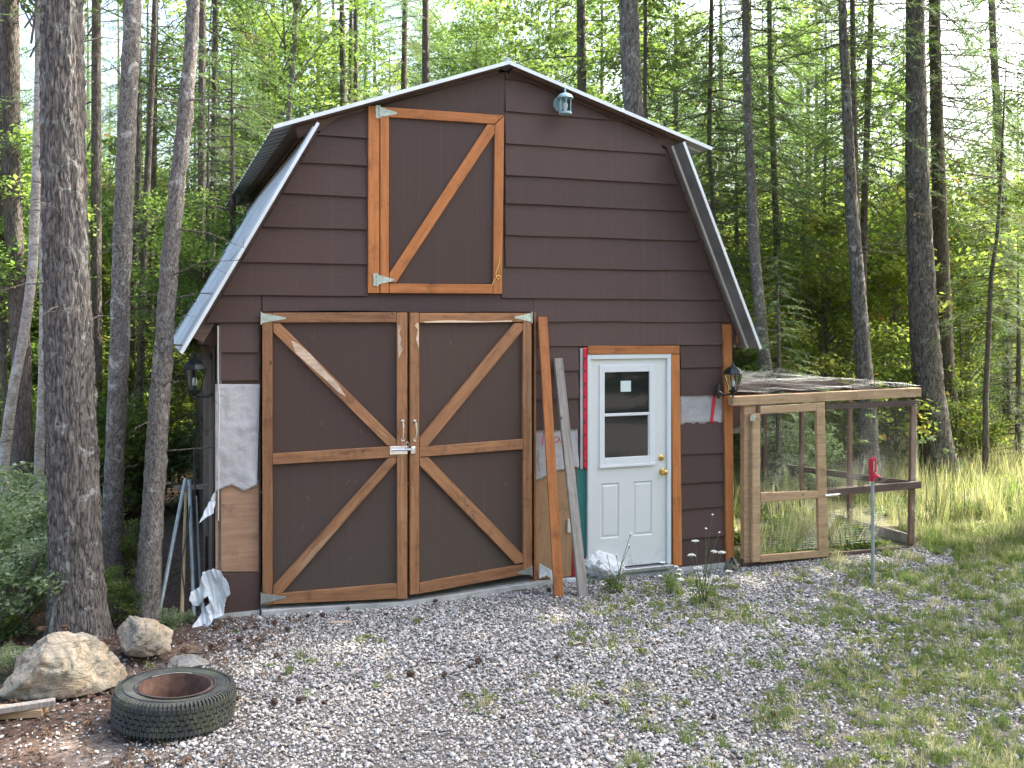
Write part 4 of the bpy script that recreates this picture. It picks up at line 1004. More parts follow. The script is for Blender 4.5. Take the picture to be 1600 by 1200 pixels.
# pen door
pd = empty('pen_door', parent=pen)
def dboard(pts, d0, d1, mat='pine_lumber', name='board'): return boardp(pd, PP, pts, d0, d1, mat, name)
dboard([(1176, 879), (1188, 878), (1188, 646), (1176, 647)], .045, .003)
dboard([(1280, 871), (1295, 869), (1289, 629), (1276, 630)], .045, .003)
dboard([(1188.5, 647), (1276, 642), (1276, 630), (1188.5, 635)], .045, .003)
dboard([(1188.5, 785), (1279, 778), (1279, 767), (1188.5, 770)], .044, .003)
dboard([(1188.5, 879), (1280, 871), (1280, 861), (1188.5, 868)], .044, .003)
a = pq(1288, 775, .05); b2 = pq(1309, 771, .05)
MB().box(a[0], b2[0], -.056, -.046, a[1]-.012, a[1]+.02).build('latch', 'chrome', pd, bev=.002)
MB().tube([(a[0]+.01, -.06, a[1]+.004), (b2[0]+.02, -.06, a[1]+.010)], .006, 8).build('bolt', 'chrome', pd)
a = pq(1178, 653, .05); MB().box(a[0]-.04, a[0]+.02, -.049, -.0455, a[1]-.03, a[1]+.03).build('hinge', 'galvanised', pd)
# side and back frame (runs back from the front)
zt_r = pq(1436, 612)[1]; zm_r = pq(1436, 758)[1]
def ppt(x, y, z): return (x, y, z)
def beam(a, b, w, h, mat, name='rail'):
    a = Vector(a); b = Vector(b); d = (b-a); L = d.length; d.normalize(); s_ = d.cross(Vector((0, 0, 1))); 
    if s_.length < .1: s_ = Vector((1, 0, 0))
    s_.normalize(); u_ = s_.cross(d)
    M = Matrix(((d.x, s_.x, u_.x, a.x), (d.y, s_.y, u_.y, a.y), (d.z, s_.z, u_.z, a.z), (0, 0, 0, 1)))
    return MB().box(0, L, -w/2, w/2, -h/2, h/2).build(name, mat, pen, bev=.003, M=M)
xs2 = xr-.02
beam((xs2, .04, zt_r-.05), (xs2+.02, dp, zt_r+.02), .04, .085, 'brown_lumber')
beam((xs2, .04, zm_r), (xs2, dp, zm_r-.16), .04, .07, 'brown_lumber')
beam((xs2, .04, .075), (xs2, dp, .05), .04, .11, 'grey_wood')
for yy, mt in ((1.05, 'brown_lumber_v'), (1.95, 'brown_lumber_v'), (dp, 'brown_lumber_v')):
    beam((xs2-.03, yy, 0), (xs2-.03, yy, zt_r), .05, .05, mt, 'post')
for xx in (.15, 1.0, 1.6): beam((xx, dp, 0), (xx, dp, zt_r+.12), .06, .06, 'brown_lumber_v', 'post')
beam((.05, dp, zt_r+.05), (xs2, dp, zt_r+.03), .04, .09, 'brown_lumber')
beam((.05, dp, 1.05), (xs2, dp, .98), .04, .07, 'grey_wood'); beam((.05, dp, .06), (xs2, dp, .06), .04, .1, 'brown_lumber')
beam((.3, 1.2, zt_r+.00), (xs2-.03, 1.25, zt_r+.02), .04, .085, 'brown_lumber')
beam((.35, .08, zt_r-.02), (.35, dp, zt_r+.03), .04, .08, 'brown_lumber'); beam((1.2, .08, zt_r-.02), (1.2, dp, zt_r+.03), .04, .07, 'brown_lumber')
# nest box shelf in the upper left of the pen (dark, seen through the wire)
nb = MB(); nb.hexa([(0.03, .5, 1.25), (0.75, .5, 1.50), (0.75, .5, 1.56), (0.03, .5, 1.56), (0.03, 1.6, 1.2), (0.9, 1.6, 1.45), (0.9, 1.6, 1.56), (0.03, 1.6, 1.56)]); nb.build('nest_box', 'brown_lumber', pen)
# wire mesh panels
def wires(name, O, U, Vv, nu, nv, r=.00034, sag=0.0, parent=None):
    O, U, Vv = Vector(O), Vector(U), Vector(Vv); mb = MB()
    def pt(a, b):
        p = O+U*a+Vv*b
        if sag: p = p+Vector((0, 0, sag*(noise.noise(Vector((a*4, b*4, 1)))*1.3+.5*noise.noise(Vector((a*11, b*9, 6))))))
        return p
    seg = 14 if sag else 1
    for i in range(nu+1): mb.tube([pt(i/nu, k/seg) for k in range(seg+1)], r, 3, caps=False)
    for j in range(nv+1): mb.tube([pt(k/seg, j/nv) for k in range(seg+1)], r, 3, caps=False)
    return mb.build(name, 'wire_steel', parent or pen)
d0 = pq(1188, 700, .0)[0]; d1 = pq(1277, 700, .0)[0]; f1 = pq(1295, 700, .0)[0]
wires('wire_mesh', (d0-.02, -.001, .12), (d1-d0+.05, 0, 0), (0, 0, 1.5), 30, 70, parent=pd)
wires('wire_mesh', (f1-.02, -.008, .13), (xr-f1, 0, 0), (0, 0, 1.5), 40, 60)
wires('wire_mesh', (xs2+.025, .04, .13), (0, dp, 0), (0, 0, 1.52), 90, 50)
wires('wire_mesh', (.05, dp+.03, .13), (xs2, 0, 0), (0, 0, 1.6), 60, 50)
wires('roof_netting', (-.02, -.02, zt_r+.07), (xr+.02, 0, 0), (0, dp, 0), 40, 56, r=.0005, sag=.05)
wires('roof_netting', (-.05, .3, zt_r+.16), (xr*.62, 0, -.03), (0, dp*.8, 0), 22, 34, r=.0006, sag=.13)
# white bent rod on the pen floor
c = [on_ground(1210, 848, .03), on_ground(1230, 852, .03), on_ground(1255, 860, .03), on_ground(1275, 857, .03)]
MB().tube([on_ground(1226, 843, .04), on_ground(1210, 848, .03), on_ground(1232, 856, .02), on_ground(1258, 858, .02), on_ground(1276, 855, .02)], .007, 6).build('bent_rod', 'cable_white', label='thin white bent rod lying on the floor of the pen', cat='rod')

# ------------------------------------------------------------------ red yard hydrant
hb = on_ground(1364, 912); hyd = empty('yard_hydrant', Matrix.Translation(hb), label='yard hydrant with red head on a thin grey pipe in gravel', cat='hydrant')
MB().tube([(0, 0, -.05), (-.006, 0, 1.0)], .0165, 12).build('pipe', 'grey_pipe', hyd, smooth=True)
MB().tube([(-.006, 0, .96), (-.006, 0, 1.00), (-.006, 0, 1.05)], [.022, .030, .026], 12).build('hydrant_head', 'red_paint', hyd, smooth=True)
mb = MB(); mb.tube([(-.006, 0, 1.01), (.03, -.02, 1.015), (.052, -.03, .995)], [.017, .016, .018], 10); mb.build('spout', 'red_paint', hyd, smooth=True)
MB().tube([(.050, -.03, 1.00), (.062, -.034, .978)], .02, 10).build('hose_thread', 'black_metal', hyd)
MB().box(-.036, -.022, -.012, .012, 1.03, 1.165).build('lever_bracket', 'red_paint', hyd, bev=.002)
MB().hexa([(-.020, -.02, 1.06), (.03, -.02, 1.05), (.024, -.02, 1.185), (-.028, -.02, 1.175), (-.020, .02, 1.06), (.03, .02, 1.05), (.024, .02, 1.185), (-.028, .02, 1.175)]).build('handle', 'red_paint', hyd, bev=.004)
MB().tube([(-.002, -.026, 1.06), (0, -.026, 1.15)], .006, 6).build('rod', 'galvanised', hyd)

# ------------------------------------------------------------------ tyre
def tyre():
    root = empty('tyre', Matrix.Translation((-2.09, 5.93, gz(-2.09, 5.93))) @ Matrix.Rotation(R_(3), 4, 'Y') @ Matrix.Rotation(R_(-2), 4, 'X'), label='worn truck tyre on a rusty rim lying flat on gravel', cat='tyre')
    Ro, Ri, Hh = .357, .215, .215
    prof = [(Ri, .03), (Ri+.015, .012), (.27, .002), (.315, .004), (.338, .022), (.350, .05), (.354, Hh/2), (.350, Hh-.05), (.338, Hh-.022), (.315, Hh-.004), (.29, Hh+.002), (.27, Hh-.002), (.25, Hh-.006), (Ri+.015, Hh-.014), (Ri, Hh-.03), (Ri-.004, Hh/2)]
    MB().lathe(prof, 96, closed=True).build('sidewall', 'tyre_rubber', root, smooth=True)
    # tread: five bands of zig-zag ribs with shoulder lugs
    n = 88
    tr = MB()
    bands = [(.028, .058), (.064, .090), (.096, .120), (.126, .152), (.158, .187)]
    for bi, (z0, z1) in enumerate(bands):
        for k in range(n):
            a0 = 2*math.pi*(k+.5*(bi % 2))/n; a1 = a0+2*math.pi/n*.88; am = (a0+a1)/2
            zo = .005 if k % 2 else -.005
            if bi in (0, 4): zo = 0
            pr = []
            for a_, z_ in ((a0, z0), (am, z0+zo), (a1, z0), (a1, z1), (am, z1+zo), (a0, z1)): pr.append((a_, z_))
            v0 = [(.351*math.cos(a_), .351*math.sin(a_), z_) for a_, z_ in pr]; ro = .3655 if bi not in (0, 4) else .361
            v1 = [(ro*math.cos(a_), ro*math.sin(a_), z_) for a_, z_ in pr]
            tr.add(v0+v1, [tuple(range(6, 12))]+[(i, (i+1) % 6, (i+1) % 6+6, i+6) for i in range(6)])
    for k in range(n):
        for sgn in (0, 1):
            a0 = 2*math.pi*k/n; a1 = a0+2*math.pi/n*.55
            z_a, z_b = (Hh-.028, Hh-.002) if sgn else (.028, .002)
            vs_ = []
            for a_ in (a0, a1):
                vs_ += [(.360*math.cos(a_), .360*math.sin(a_), z_a), (.352*math.cos(a_), .352*math.sin(a_), (z_a+z_b)/2+(.007 if sgn else -.007)), (.322*math.cos(a_), .322*math.sin(a_), z_b+(.004 if sgn else -.004)), (.322*math.cos(a_), .322*math.sin(a_), z_b-(.01 if sgn else -.01)), (.345*math.cos(a_), .345*math.sin(a_), z_a)]
            tr.add(vs_, [(0, 1, 6, 5), (1, 2, 7, 6), (0, 4, 3, 2, 1), (5, 6, 7, 8, 9), (2, 3, 8, 7)])
    o = tr.build('tread', 'tyre_rubber', root, kind='stuff')
    MB().lathe([(.236, Hh-.004), (.238, Hh+.001), (.234, Hh+.003), (.230, Hh)], 96, closed=True).build('sidewall_ring', 'tyre_rubber', root, smooth=True)
    MB().lathe([(.300, Hh+.0005), (.302, Hh+.004), (.306, Hh+.004), (.308, Hh-.001)], 96, closed=True).build('sidewall_ring', 'tyre_rubber', root, smooth=True)
    MB().lathe([(.222, Hh-.018), (.221, Hh-.006), (.212, Hh-.003), (.207, Hh-.010), (.206, Hh-.035), (.196, Hh-.055), (.192, .12), (.185, .07), (.185, .055), (.205, .05), (.209, Hh-.035), (.214, Hh-.018)], 96, closed=True).build('rim', 'rust', root, smooth=True)
    # wheel disc low inside
    dsc = MB(); prof = [(.186, .065), (.150, .060), (.120, .085), (.085, .090), (.07, .075), (.07, .065), (.085, .080), (.118, .075), (.150, .050), (.186, .055)]
    dsc.lathe(prof, 64, closed=True).build('wheel_disc', 'rust', root, smooth=True)
    # bright worn arc on the rim lip
    vs_ = []; fs = []
    for k in range(21):
        a_ = R_(82+k*3.4)
        for r_ in (.2085, .2205): vs_.append((r_*math.cos(a_), r_*math.sin(a_), Hh+.0005))
    for k in range(20): fs.append((2*k, 2*k+1, 2*k+3, 2*k+2))
    MB().add(vs_, fs).build('worn_arc', 'galvanised', root)
tyre()

# ------------------------------------------------------------------ boulders
def boulder(name, c, dims, seed, mat, label, cat='boulder', rot=0, planes=14, sub=6):
    bm = bmesh.new(); bmesh.ops.create_icosphere(bm, subdivisions=sub, radius=1)
    rd = random.Random(seed); pl = []
    for _ in range(planes):
        n_ = Vector((rd.uniform(-1, 1), rd.uniform(-1, 1), rd.uniform(-.6, 1))).normalized(); pl.append((n_, rd.uniform(.62, .88)))
    for v_ in bm.verts:
        p = v_.co.copy()
        for n_, d_ in pl:
            k = p.dot(n_)-d_
            if k > 0: p -= n_*k*.95
        p *= 1+.10*noise.noise(p*1.4+Vector((seed, 0, 0)))+.06*noise.noise(p*3.5+Vector((seed, 2, 0)))-.05*max(0, .12-abs(noise.noise(p*2.2+Vector((seed, 7, 3)))))/.12+.030*noise.noise(p*8+Vector((0, seed, 0)))+.014*noise.noise(p*22+Vector((seed, seed, 0)))
        v_.co = Vector((p.x*dims[0], p.y*dims[1], max(-.3, p.z)*dims[2]))
    me = bpy.data.meshes.new(name); bm.to_mesh(me); bm.free(); me.materials.append(MAT[mat])
    for p in me.polygons: p.use_smooth = True
    return link(name, me, M=Matrix.Translation(c) @ Matrix.Rotation(rot, 4, 'Z'), label=label, cat=cat)
b1 = on_ground(98, 1072); boulder('boulder', Vector((b1.x+.01, b1.y, .10)), (.40, .27, .30), 17, 'boulder_stone', 'large tan boulder at the foot of the thick fir trunk', rot=.35)
b2_ = on_ground(222, 1026); boulder('boulder', Vector((b2_.x, b2_.y+.05, .11)), (.255, .20, .21), 33, 'boulder_stone', 'rounded smaller boulder behind the lying tyre', rot=-.2)
b3 = on_ground(292, 1036); boulder('flat_rock', Vector((b3.x+.02, b3.y, .0)), (.17, .13, .05), 3, 'flat_stone', 'flat grey rock half buried behind the tyre', 'rock')
b4 = on_ground(170, 1068); boulder('small_rock', Vector((b4.x, b4.y, .01)), (.07, .06, .05), 8, 'flat_stone', 'small pale grey rock between the boulder and the tyre', 'rock')
# sawn wood scraps at the lower left corner
def block(name, c, dims, yaw, mat, label, tilt=0):
    MB().box(-dims[0]/2, dims[0]/2, -dims[1]/2, dims[1]/2, 0, dims[2]).build(name, mat, bev=.004, M=Matrix.Translation(c) @ Matrix.Rotation(yaw, 4, 'Z') @ Matrix.Rotation(tilt, 4, 'Y'), label=label, cat='wood scrap', group='sawn wood scraps by the boulder')
p = on_ground(30, 1118); block('wood_scrap', (p.x-.06, p.y, 0.0), (.42, .13, .05), .15, 'pine_lumber', 'light tan wood block under the dark stick')
block('wood_scrap', (p.x+.0, p.y-.06, 0.052), (.46, .05, .04), .42, 'grey_wood', 'dark grey stick laid across the tan block')
p = on_ground(530, 974); MB().prism([(-.11, 0), (-.05, -.012), (.10, -.010), (.11, .006), (.02, .014), (-.06, .010)], -.006, .006).build('wood_splinter', 'raw_wood', M=Matrix.Translation(p+Vector((0, 0, .012))) @ Matrix.Rotation(R_(80), 4, 'X'), label='pale torn wood splinter lying on gravel before the garage door', cat='wood scrap')

# ------------------------------------------------------------------ foliage meshes (shared between trees)
def rot_to(d):
    return Vector(d).to_track_quat('Z', 'Y').to_matrix()
def sprays(P0, D, Lf, wid, k, rg, tint, flat=0.3):
    """fans of thin needle blades along many twigs at once. P0,D (n,3), Lf (n)"""
    n = len(P0); D = D/np.linalg.norm(D, axis=1, keepdims=True)
    up = np.array([0, 0, 1.0]); S = np.cross(D, up); S /= (np.linalg.norm(S, axis=1, keepdims=True)+1e-6); U = np.cross(S, D)
    Vs = []; T = []
    for i in range(k):
        side = 1 if i % 2 else -1
        t = (i+0.5)/k*0.95+0.02
        base = P0+D*(Lf*t)[:, None]
        ang = rg.uniform(0.5, 1.1, n); ln = Lf*(0.42*(1-t*0.55))*rg.uniform(.7, 1.2, n)
        el_ = rg.normal(0, flat, n)
        d = D*np.cos(ang)[:, None]+(S*side*np.cos(el_)[:, None]+U*np.sin(el_)[:, None])*np.sin(ang)[:, None]
        tip = base+d*ln[:, None]; tip[:, 2] -= ln*0.18
        w = wid*rg.uniform(.7, 1.3, n)
        p1 = base+D*w[:, None]; p0 = base-D*w[:, None]*.3
        Vs.append(np.stack([p0, p1, tip], 1)); T.append(tint)
    # the twig's own blade
    tip = P0+D*Lf[:, None]*1.05; Vs.append(np.stack([P0-S*wid*.5, P0+S*wid*.5, tip], 1)); T.append(tint)
    V_ = np.concatenate(Vs, 0); T = np.concatenate(T)
    return V_.reshape(-1, 3), np.repeat(T, 3)

def conifer(name, H, R, nb, seed, mat='needles', twigs=15, low=0.0, droop=.35, gap=0.0, shape=.75, wid=.012, blades=8, tl_=(.26, .46)):
    rg = np.random.default_rng(seed); P0 = []; D = []; L_ = []; T = []; limbs = MB()
    for i in range(nb):
        t = (i+rg.uniform(0, 1))/nb; z = H*(low+(1-low)*t); az = i*2.399+rg.normal(0, .4)
        if gap and noise.noise(Vector((math.cos(az)*1.3, math.sin(az)*1.3, z*.5+seed))) < gap-0.35: continue
        L = R*max(.12, (1-t)**shape)*rg.uniform(.65, 1.12); d = np.array([math.cos(az), math.sin(az), 0.0])
        rise = rg.uniform(.0, .35)*(t*1.3)-.05; m_ = max(4, int(twigs*L/R)+3)
        tint_b = np.clip(rg.normal(.45, .16), 0, .95)
        if rg.random() < .03: tint_b = 1.0
        def pos(f): return np.array([0, 0, z])+d*L*f+np.array([0, 0, L*(rise*f-droop*f*f)])
        if i % 1 == 0: limbs.tube([pos(0), pos(.5), pos(.97)], [.008+.003*L, .006+.002*L, .002], 3, caps=False)
        for j in range(m_):
            f = .16+.84*(j+rg.uniform(0, 1))/m_; p = pos(f); sd_ = 1 if j % 2 else -1
            a2 = az+sd_*rg.uniform(.35, 1.15)*(1-.4*f); tl = rg.uniform(*tl_)*(1.15-.45*f)*(1.0 if L > .6 else .6)
            P0.append(p); D.append([math.cos(a2), math.sin(a2), rg.normal(-.22, .2)]); L_.append(tl); T.append(np.clip(tint_b+rg.normal(0, .10), 0, 1))
        P0.append(pos(.93)); D.append([d[0], d[1], -.3]); L_.append(.3); T.append(tint_b)
    P0 = np.array(P0); D = np.array(D); L_ = np.array(L_); T = np.array(T)
    V_, tt = sprays(P0, D, L_, wid, blades, rg, T)
    nl = len(V_); me = npmesh(name, V_, np.arange(nl).reshape(-1, 3), mat, tt)
    return me, limbs
def limbs_mesh(name, limbs, mat='bark_dark'):
    return limbs.mesh(name, mat)

def leaves(name, centers, rad, n, size, seed, mat, spread=1.0, shade=None):
    """leaf-shaped faces gathered round the twig ends given by centers"""
    rg = np.random.default_rng(seed); C_ = np.asarray(centers, float); k = len(C_)
    idx = rg.integers(0, k, n); dirs = rg.normal(0, 1, (n, 3)); dirs /= np.linalg.norm(dirs, axis=1, keepdims=True)
    r = rad*(rg.random(n)**.5); P0 = C_[idx]+dirs*r[:, None]*np.array([1, 1, .55])
    nrm = rg.normal(0, .55, (n, 3)); nrm[:, 2] += 1.0; nrm /= np.linalg.norm(nrm, axis=1, keepdims=True)
    a = rg.normal(0, 1, (n, 3)); a -= nrm*np.sum(a*nrm, 1, keepdims=True); a /= np.linalg.norm(a, axis=1, keepdims=True); b_ = np.cross(nrm, a)
    s_ = size*rg.uniform(.6, 1.25, n)[:, None]
    q0 = P0-a*s_*.5; q1 = P0+b_*s_*.34+nrm*s_*.06; q2 = P0+a*s_*.55-nrm*s_*.08; q3 = P0-b_*s_*.34+nrm*s_*.06
    V_ = np.stack([q0, q1, q2, q3], 1).reshape(-1, 3)
    ct = np.clip(rg.normal(.45, .2, k), 0, 1)[idx]; tt = np.clip(ct+rg.normal(0, .13, n), 0, .93); tt[rg.random(n) < .02] = 1.0
    return npmesh(name, V_, np.arange(4*n).reshape(-1, 4), mat, np.repeat(tt, 4))
def broadleaf(name, H, R, z0, ncl, nl, size, seed, mat, rad=.38):
    rg = np.random.default_rng(seed); cs = []; limbs = MB()
    for i in range(ncl):
        d = rg.normal(0, 1, 3); d /= np.linalg.norm(d); rr = rg.random()**.45
        p = np.array([d[0]*R*rr, d[1]*R*rr, z0+(H-z0)*(.5+.5*d[2]*rr)]); cs.append(p)
        if i % 2 == 0:
            q_ = np.array([rg.normal(0, .05), rg.normal(0, .05), max(.15, p[2]-np.hypot(p[0], p[1])*.9-.2)])
            mid_ = (p+q_)/2+np.array([0, 0, .12]); limbs.tube([q_, mid_, p], [.016, .010, .004], 4, caps=False)
    return leaves(name, cs, rad, nl, size, seed+1, mat), limbs

CON = {}
def mk(key, **k):
    me, lb = conifer('crown', **k); CON[key] = (me, limbs_mesh('limbs', lb))
mk('full_a', H=11, R=2.1, nb=170, seed=1, twigs=20, wid=.015, droop=.45)
mk('full_b', H=9, R=1.8, nb=145, seed=2, twigs=20, droop=.55, wid=.015)
mk('open_a', H=12, R=2.1, nb=120, seed=3, twigs=18, gap=.22, shape=.4, wid=.015)
mk('open_b', H=12, R=1.9, nb=110, seed=4, twigs=18, gap=.24, shape=.35, mat='needles_pale', wid=.015)
mk('young', H=4.2, R=1.25, nb=100, seed=5, twigs=17, mat='needles_pale', droop=.3, wid=.011)
mk('dense', H=13, R=2.8, nb=230, seed=7, twigs=20, wid=.026)
mk('sparse', H=5.0, R=1.7, nb=46, seed=6, twigs=22, shape=.12, droop=.55, wid=.014, blades=10)
BRD = {}
def mkb(key, *a, **k):
    me, lb = broadleaf('crown', *a, **k); BRD[key] = (me, limbs_mesh('limbs', lb, 'bark_grey'))
mkb('maple_y', 5.6, 1.9, 1.0, 130, 9500, .105, 21, 'leaves_yellow', rad=.42)
mkb('maple_g', 5.0, 1.8, .6, 120, 9000, .10, 22, 'leaves_green', rad=.42)
mkb('shrub_y', 1.9, 1.0, .1, 55, 5000, .075, 23, 'leaves_yellow', rad=.28)
mkb('shrub_g', 1.7, 1.0, .1, 60, 5200, .07, 24, 'leaves_green', rad=.28)
mkb('shrub_p', 1.15, .75, .05, 55, 5200, .048, 25, 'leaves_pale', rad=.20)
mkb('alder', 9.0, 2.0, 2.5, 150, 10500, .10, 26, 'leaves_green', rad=.45)

# ------------------------------------------------------------------ trunks
def trunk_mesh(path, radii, nseg, rough, seed, mat):
    """path points (local), finely ringed tube with bark relief and a flared foot"""
    path = [Vector(p) for p in path]
    L = [0]
    for a, b_ in zip(path, path[1:]): L.append(L[-1]+(b_-a).length)
    tot = L[-1]; step = (max(.028, tot/640) if nseg > 90 else max(.05, tot/260)) if rough > 0 else tot/30; m_ = int(tot/step)+1
    vs_ = []; 
    def sample(l):
        for i in range(len(L)-1):
            if l <= L[i+1] or i == len(L)-2:
                t = (l-L[i])/(L[i+1]-L[i]); return path[i].lerp(path[i+1], t), radii[i]+(radii[i+1]-radii[i])*t
    for i in range(m_+1):
        l = tot*i/m_; p, r = sample(l)
        fl = 1+.30*math.exp(-max(0, l)/.22)
        wob = Vector((noise.noise(Vector((seed, l*.5, 0))), noise.noise(Vector((seed, 3, l*.5))), 0))*.008
        for j in range(nseg):
            a = 2*math.pi*j/nseg; ca, sa = math.cos(a), math.sin(a)
            k = 1+.035*noise.noise(Vector((ca*1.2, sa*1.2, l*.7+seed)))
            if rough: k += rough*(abs(noise.noise(Vector((ca*r*42, sa*r*42, l*8+seed))))-.2)*(.036 if nseg > 60 else .026)/max(r, .05)
            if l < .5: k += .10*(1-l/.5)*math.sin(a*5+seed)
            vs_.append(p+wob+Vector((ca, sa, 0))*r*fl*k)
    fs = [(i*nseg+j, i*nseg+(j+1) % nseg, (i+1)*nseg+(j+1) % nseg, (i+1)*nseg+j) for i in range(m_) for j in range(nseg)]
    me = npmesh('trunk', [tuple(v_) for v_ in vs_], fs, mat, smooth=True); return me

def stubs(path_fn, z0, z1, n, seed, Lr=(.25, .9), r=.006):
    """dead side branches"""
    rg = random.Random(seed); mb = MB()
    for i in range(n):
        z = rg.uniform(z0, z1); p, rr = path_fn(z); a = rg.uniform(0, 6.28); L = rg.uniform(*Lr)
        d = Vector((math.cos(a), math.sin(a), 0)); e = p+d*L+Vector((0, 0, L*rg.uniform(-.35, .15))); m_ = (p+e)/2+Vector((0, 0, L*.06))
        mb.tube([p+d*rr*.7, m_, e], [r*1.2, r*.8, r*.25], 4, caps=False)
        for k in range(3):
            b_ = m_.lerp(e, rg.random()); mb.tube([b_, b_+Vector((rg.uniform(-1, 1), rg.uniform(-1, 1), rg.uniform(-.6, .3)))*L*.3], [r*.4, r*.15], 3, caps=False)
    return mb
def tree(label, Y, pix, w, mat='bark_dark', H=17, crown=None, cz=6.0, cs=1.0, crot=None, nst=0, cat='tree', group='trees in the wood round the barn', nseg=None, rough=1.0, name='conifer_tree', stub_z=(1, 7), crowns=None):
    """pix: points of the trunk's centre line from the top down; the foot stands on the ground at distance Y"""
    pts = [at(u, v, Y) for u, v in pix]; foot = pts[-1]; fx = foot.x; zg = gz(fx, Y)-.05
    base = Vector((fx, Y, zg)); loc = [Vector((0, 0, 0))]+[Vector((p.x-fx, 0, p.z-zg)) for p in reversed(pts) if p.z-zg > .3]
    top = loc[-1]
    if len(loc) > 1 and H > top.z+.5:
        d = (loc[-1]-loc[-2]); sl_ = d.x/max(.5, d.z); loc.append(Vector((top.x+sl_*.6*(H-top.z), 0, H)))
    r0 = (w[-1] if isinstance(w, (list, tuple)) else w)/F*Y/2; r1 = (w[0] if isinstance(w, (list, tuple)) else w*.8)/F*Y/2
    zt_ = top.z; rad = []
    for p in loc:
        if p.z <= zt_: rad.append(r0+(r1-r0)*(p.z/max(zt_, .1)))
        else: rad.append(r1*max(.12, 1-(p.z-zt_)/(H-zt_+.01)*.85))
    root = empty(name, Matrix.Translation(base), label=label, cat=cat, group=group)
    sd_ = abs(hash((round(fx, 2), Y))) % 97*.37 if False else (fx*7.3+Y*3.1) % 50
    wpx = r0*2*960/Y
    ns = nseg or (128 if wpx > 35 else 64 if wpx > 24 else 28 if wpx > 14 else 12)
    link('trunk', trunk_mesh(loc, rad, ns, rough if wpx > 12 else 0, sd_, mat), root)
    def pf(z):
        for a, b_, ra, rb in zip(loc, loc[1:], rad, rad[1:]):
            if z <= b_.z: t = (z-a.z)/max(.01, b_.z-a.z); return a.lerp(b_, t), ra+(rb-ra)*t
        return loc[-1], rad[-1]
    if nst:
        stubs(pf, stub_z[0], stub_z[1], nst, int(sd_*10)+1).build('dead_branches', 'bark_dark', root, kind='stuff')
    for key, z, s_ in (crowns or ([(crown, cz, cs)] if crown else [])):
        me, lb = (CON.get(key) or BRD.get(key)); p, _ = pf(z)
        M = Matrix.Translation((p.x, p.y, z)) @ Matrix.Rotation(crot if crot is not None else sd_*1.7, 4, 'Z') @ Matrix.Scale(s_, 4)
        c_ = link('crown', me, root, M); link('limbs', lb, c_, kind='stuff')
    return root

T0 = 67
# left of the barn
tree('thick rough barked fir trunk in front, behind the large boulder', 7.45, [(98, T0), (101, 300), (110, 600), (117, 800), (121, 1003)], [60, 66, 78], 'bark_fir', 18, 'open_a', 8.5, .8, nst=10, stub_z=(2, 6.5))
tree('grey trunk leaning slightly right, second from the barn on its left', 8.95, [(205, T0), (197, 240), (190, 400), (185, 560), (178, 720), (173, 914)], [26, 25, 29], 'bark_grey', 16, 'open_b', 7.6, .7, nst=12)
tree('pale grey trunk leaning right, nearest to the barn on its left', 7.85, [(299, T0), (288, 200), (266, 400), (251, 590), (240, 760), (228, 973)], [20, 22, 36], 'bark_grey', 15, 'open_a', 7.4, .6, nst=12)
tree('dark trunk at the left edge behind the birches', 11.5, [(16, T0), (20, 340), (33, 560), (38, 800), (38, 825)], [24, 26, 32], 'bark_dark', 17, 'open_a', 6.5, nst=14)
tree('slim white birch bending left low down', 10.0, [(62, T0), (58, 240), (54, 340), (50, 430), (38, 520), (20, 610), (8, 700), (2, 860)], [13, 14, 17], 'bark_birch', 12, 'alder', 3.6, .8, name='birch_tree')
tree('straight slim birch just left of the thick fir', 10.6, [(60, T0), (66, 300), (70, 450), (68, 600), (62, 720), (60, 850)], [11, 13, 16], 'bark_birch', 12, 'alder', 4.2, .7, name='birch_tree')
tree('dark trunk close behind the thick fir, left side', 12.5, [(150, T0), (150, 400), (152, 796)], [14, 18], 'bark_dark', 17, 'open_b', 5.0, 1.0)
tree('slim dark trunk between the two grey trunks', 13.0, [(240, T0), (230, 270), (222, 480), (218, 640), (214, 785)], [9, 12, 13], 'bark_dark', 15, 'open_b', 5.2, .9, nst=8)
tree('thin dark trunk beside the slim dark one', 14.5, [(214, T0), (216, 300), (208, 500), (203, 755)], [9, 9], 'bark_dark', 15, 'open_b', 5.6, .9, nst=8)
tree('thin trunk with reddish dead twigs left of the barn', 15.5, [(243, T0), (240, 300), (236, 480), (233, 740)], [8, 9], 'bark_dark', 14, 'sparse', 3.6, .7, nst=14)
tree('dark trunk just left of the barn roof', 14.0, [(316, T0), (315, 250), (314, 420), (312, 600), (312, 765)], [11, 13], 'bark_dark', 16, 'open_b', 4.2, 1.05)
tree('dark trunk seen against the lower left roof edge', 15.5, [(336, T0), (334, 250), (331, 420), (328, 740)], [9, 11], 'bark_dark', 15, 'full_b', 3.6, 1.1)
tree('bent dark stem beside the side wall of the barn', 12.2, [(322, 480), (320, 560), (314, 660), (306, 740), (300, 804)], [7, 9, 11], 'bark_dark', 6, 'maple_g', 1.6, .55, name='broadleaf_tree')
tree('leaning twig thin dark stem at the far left edge', 12.0, [(3, 300), (4, 500), (8, 650), (12, 810)], [8, 11], 'bark_dark', 9, 'maple_g', 2.0, .7, name='broadleaf_tree')
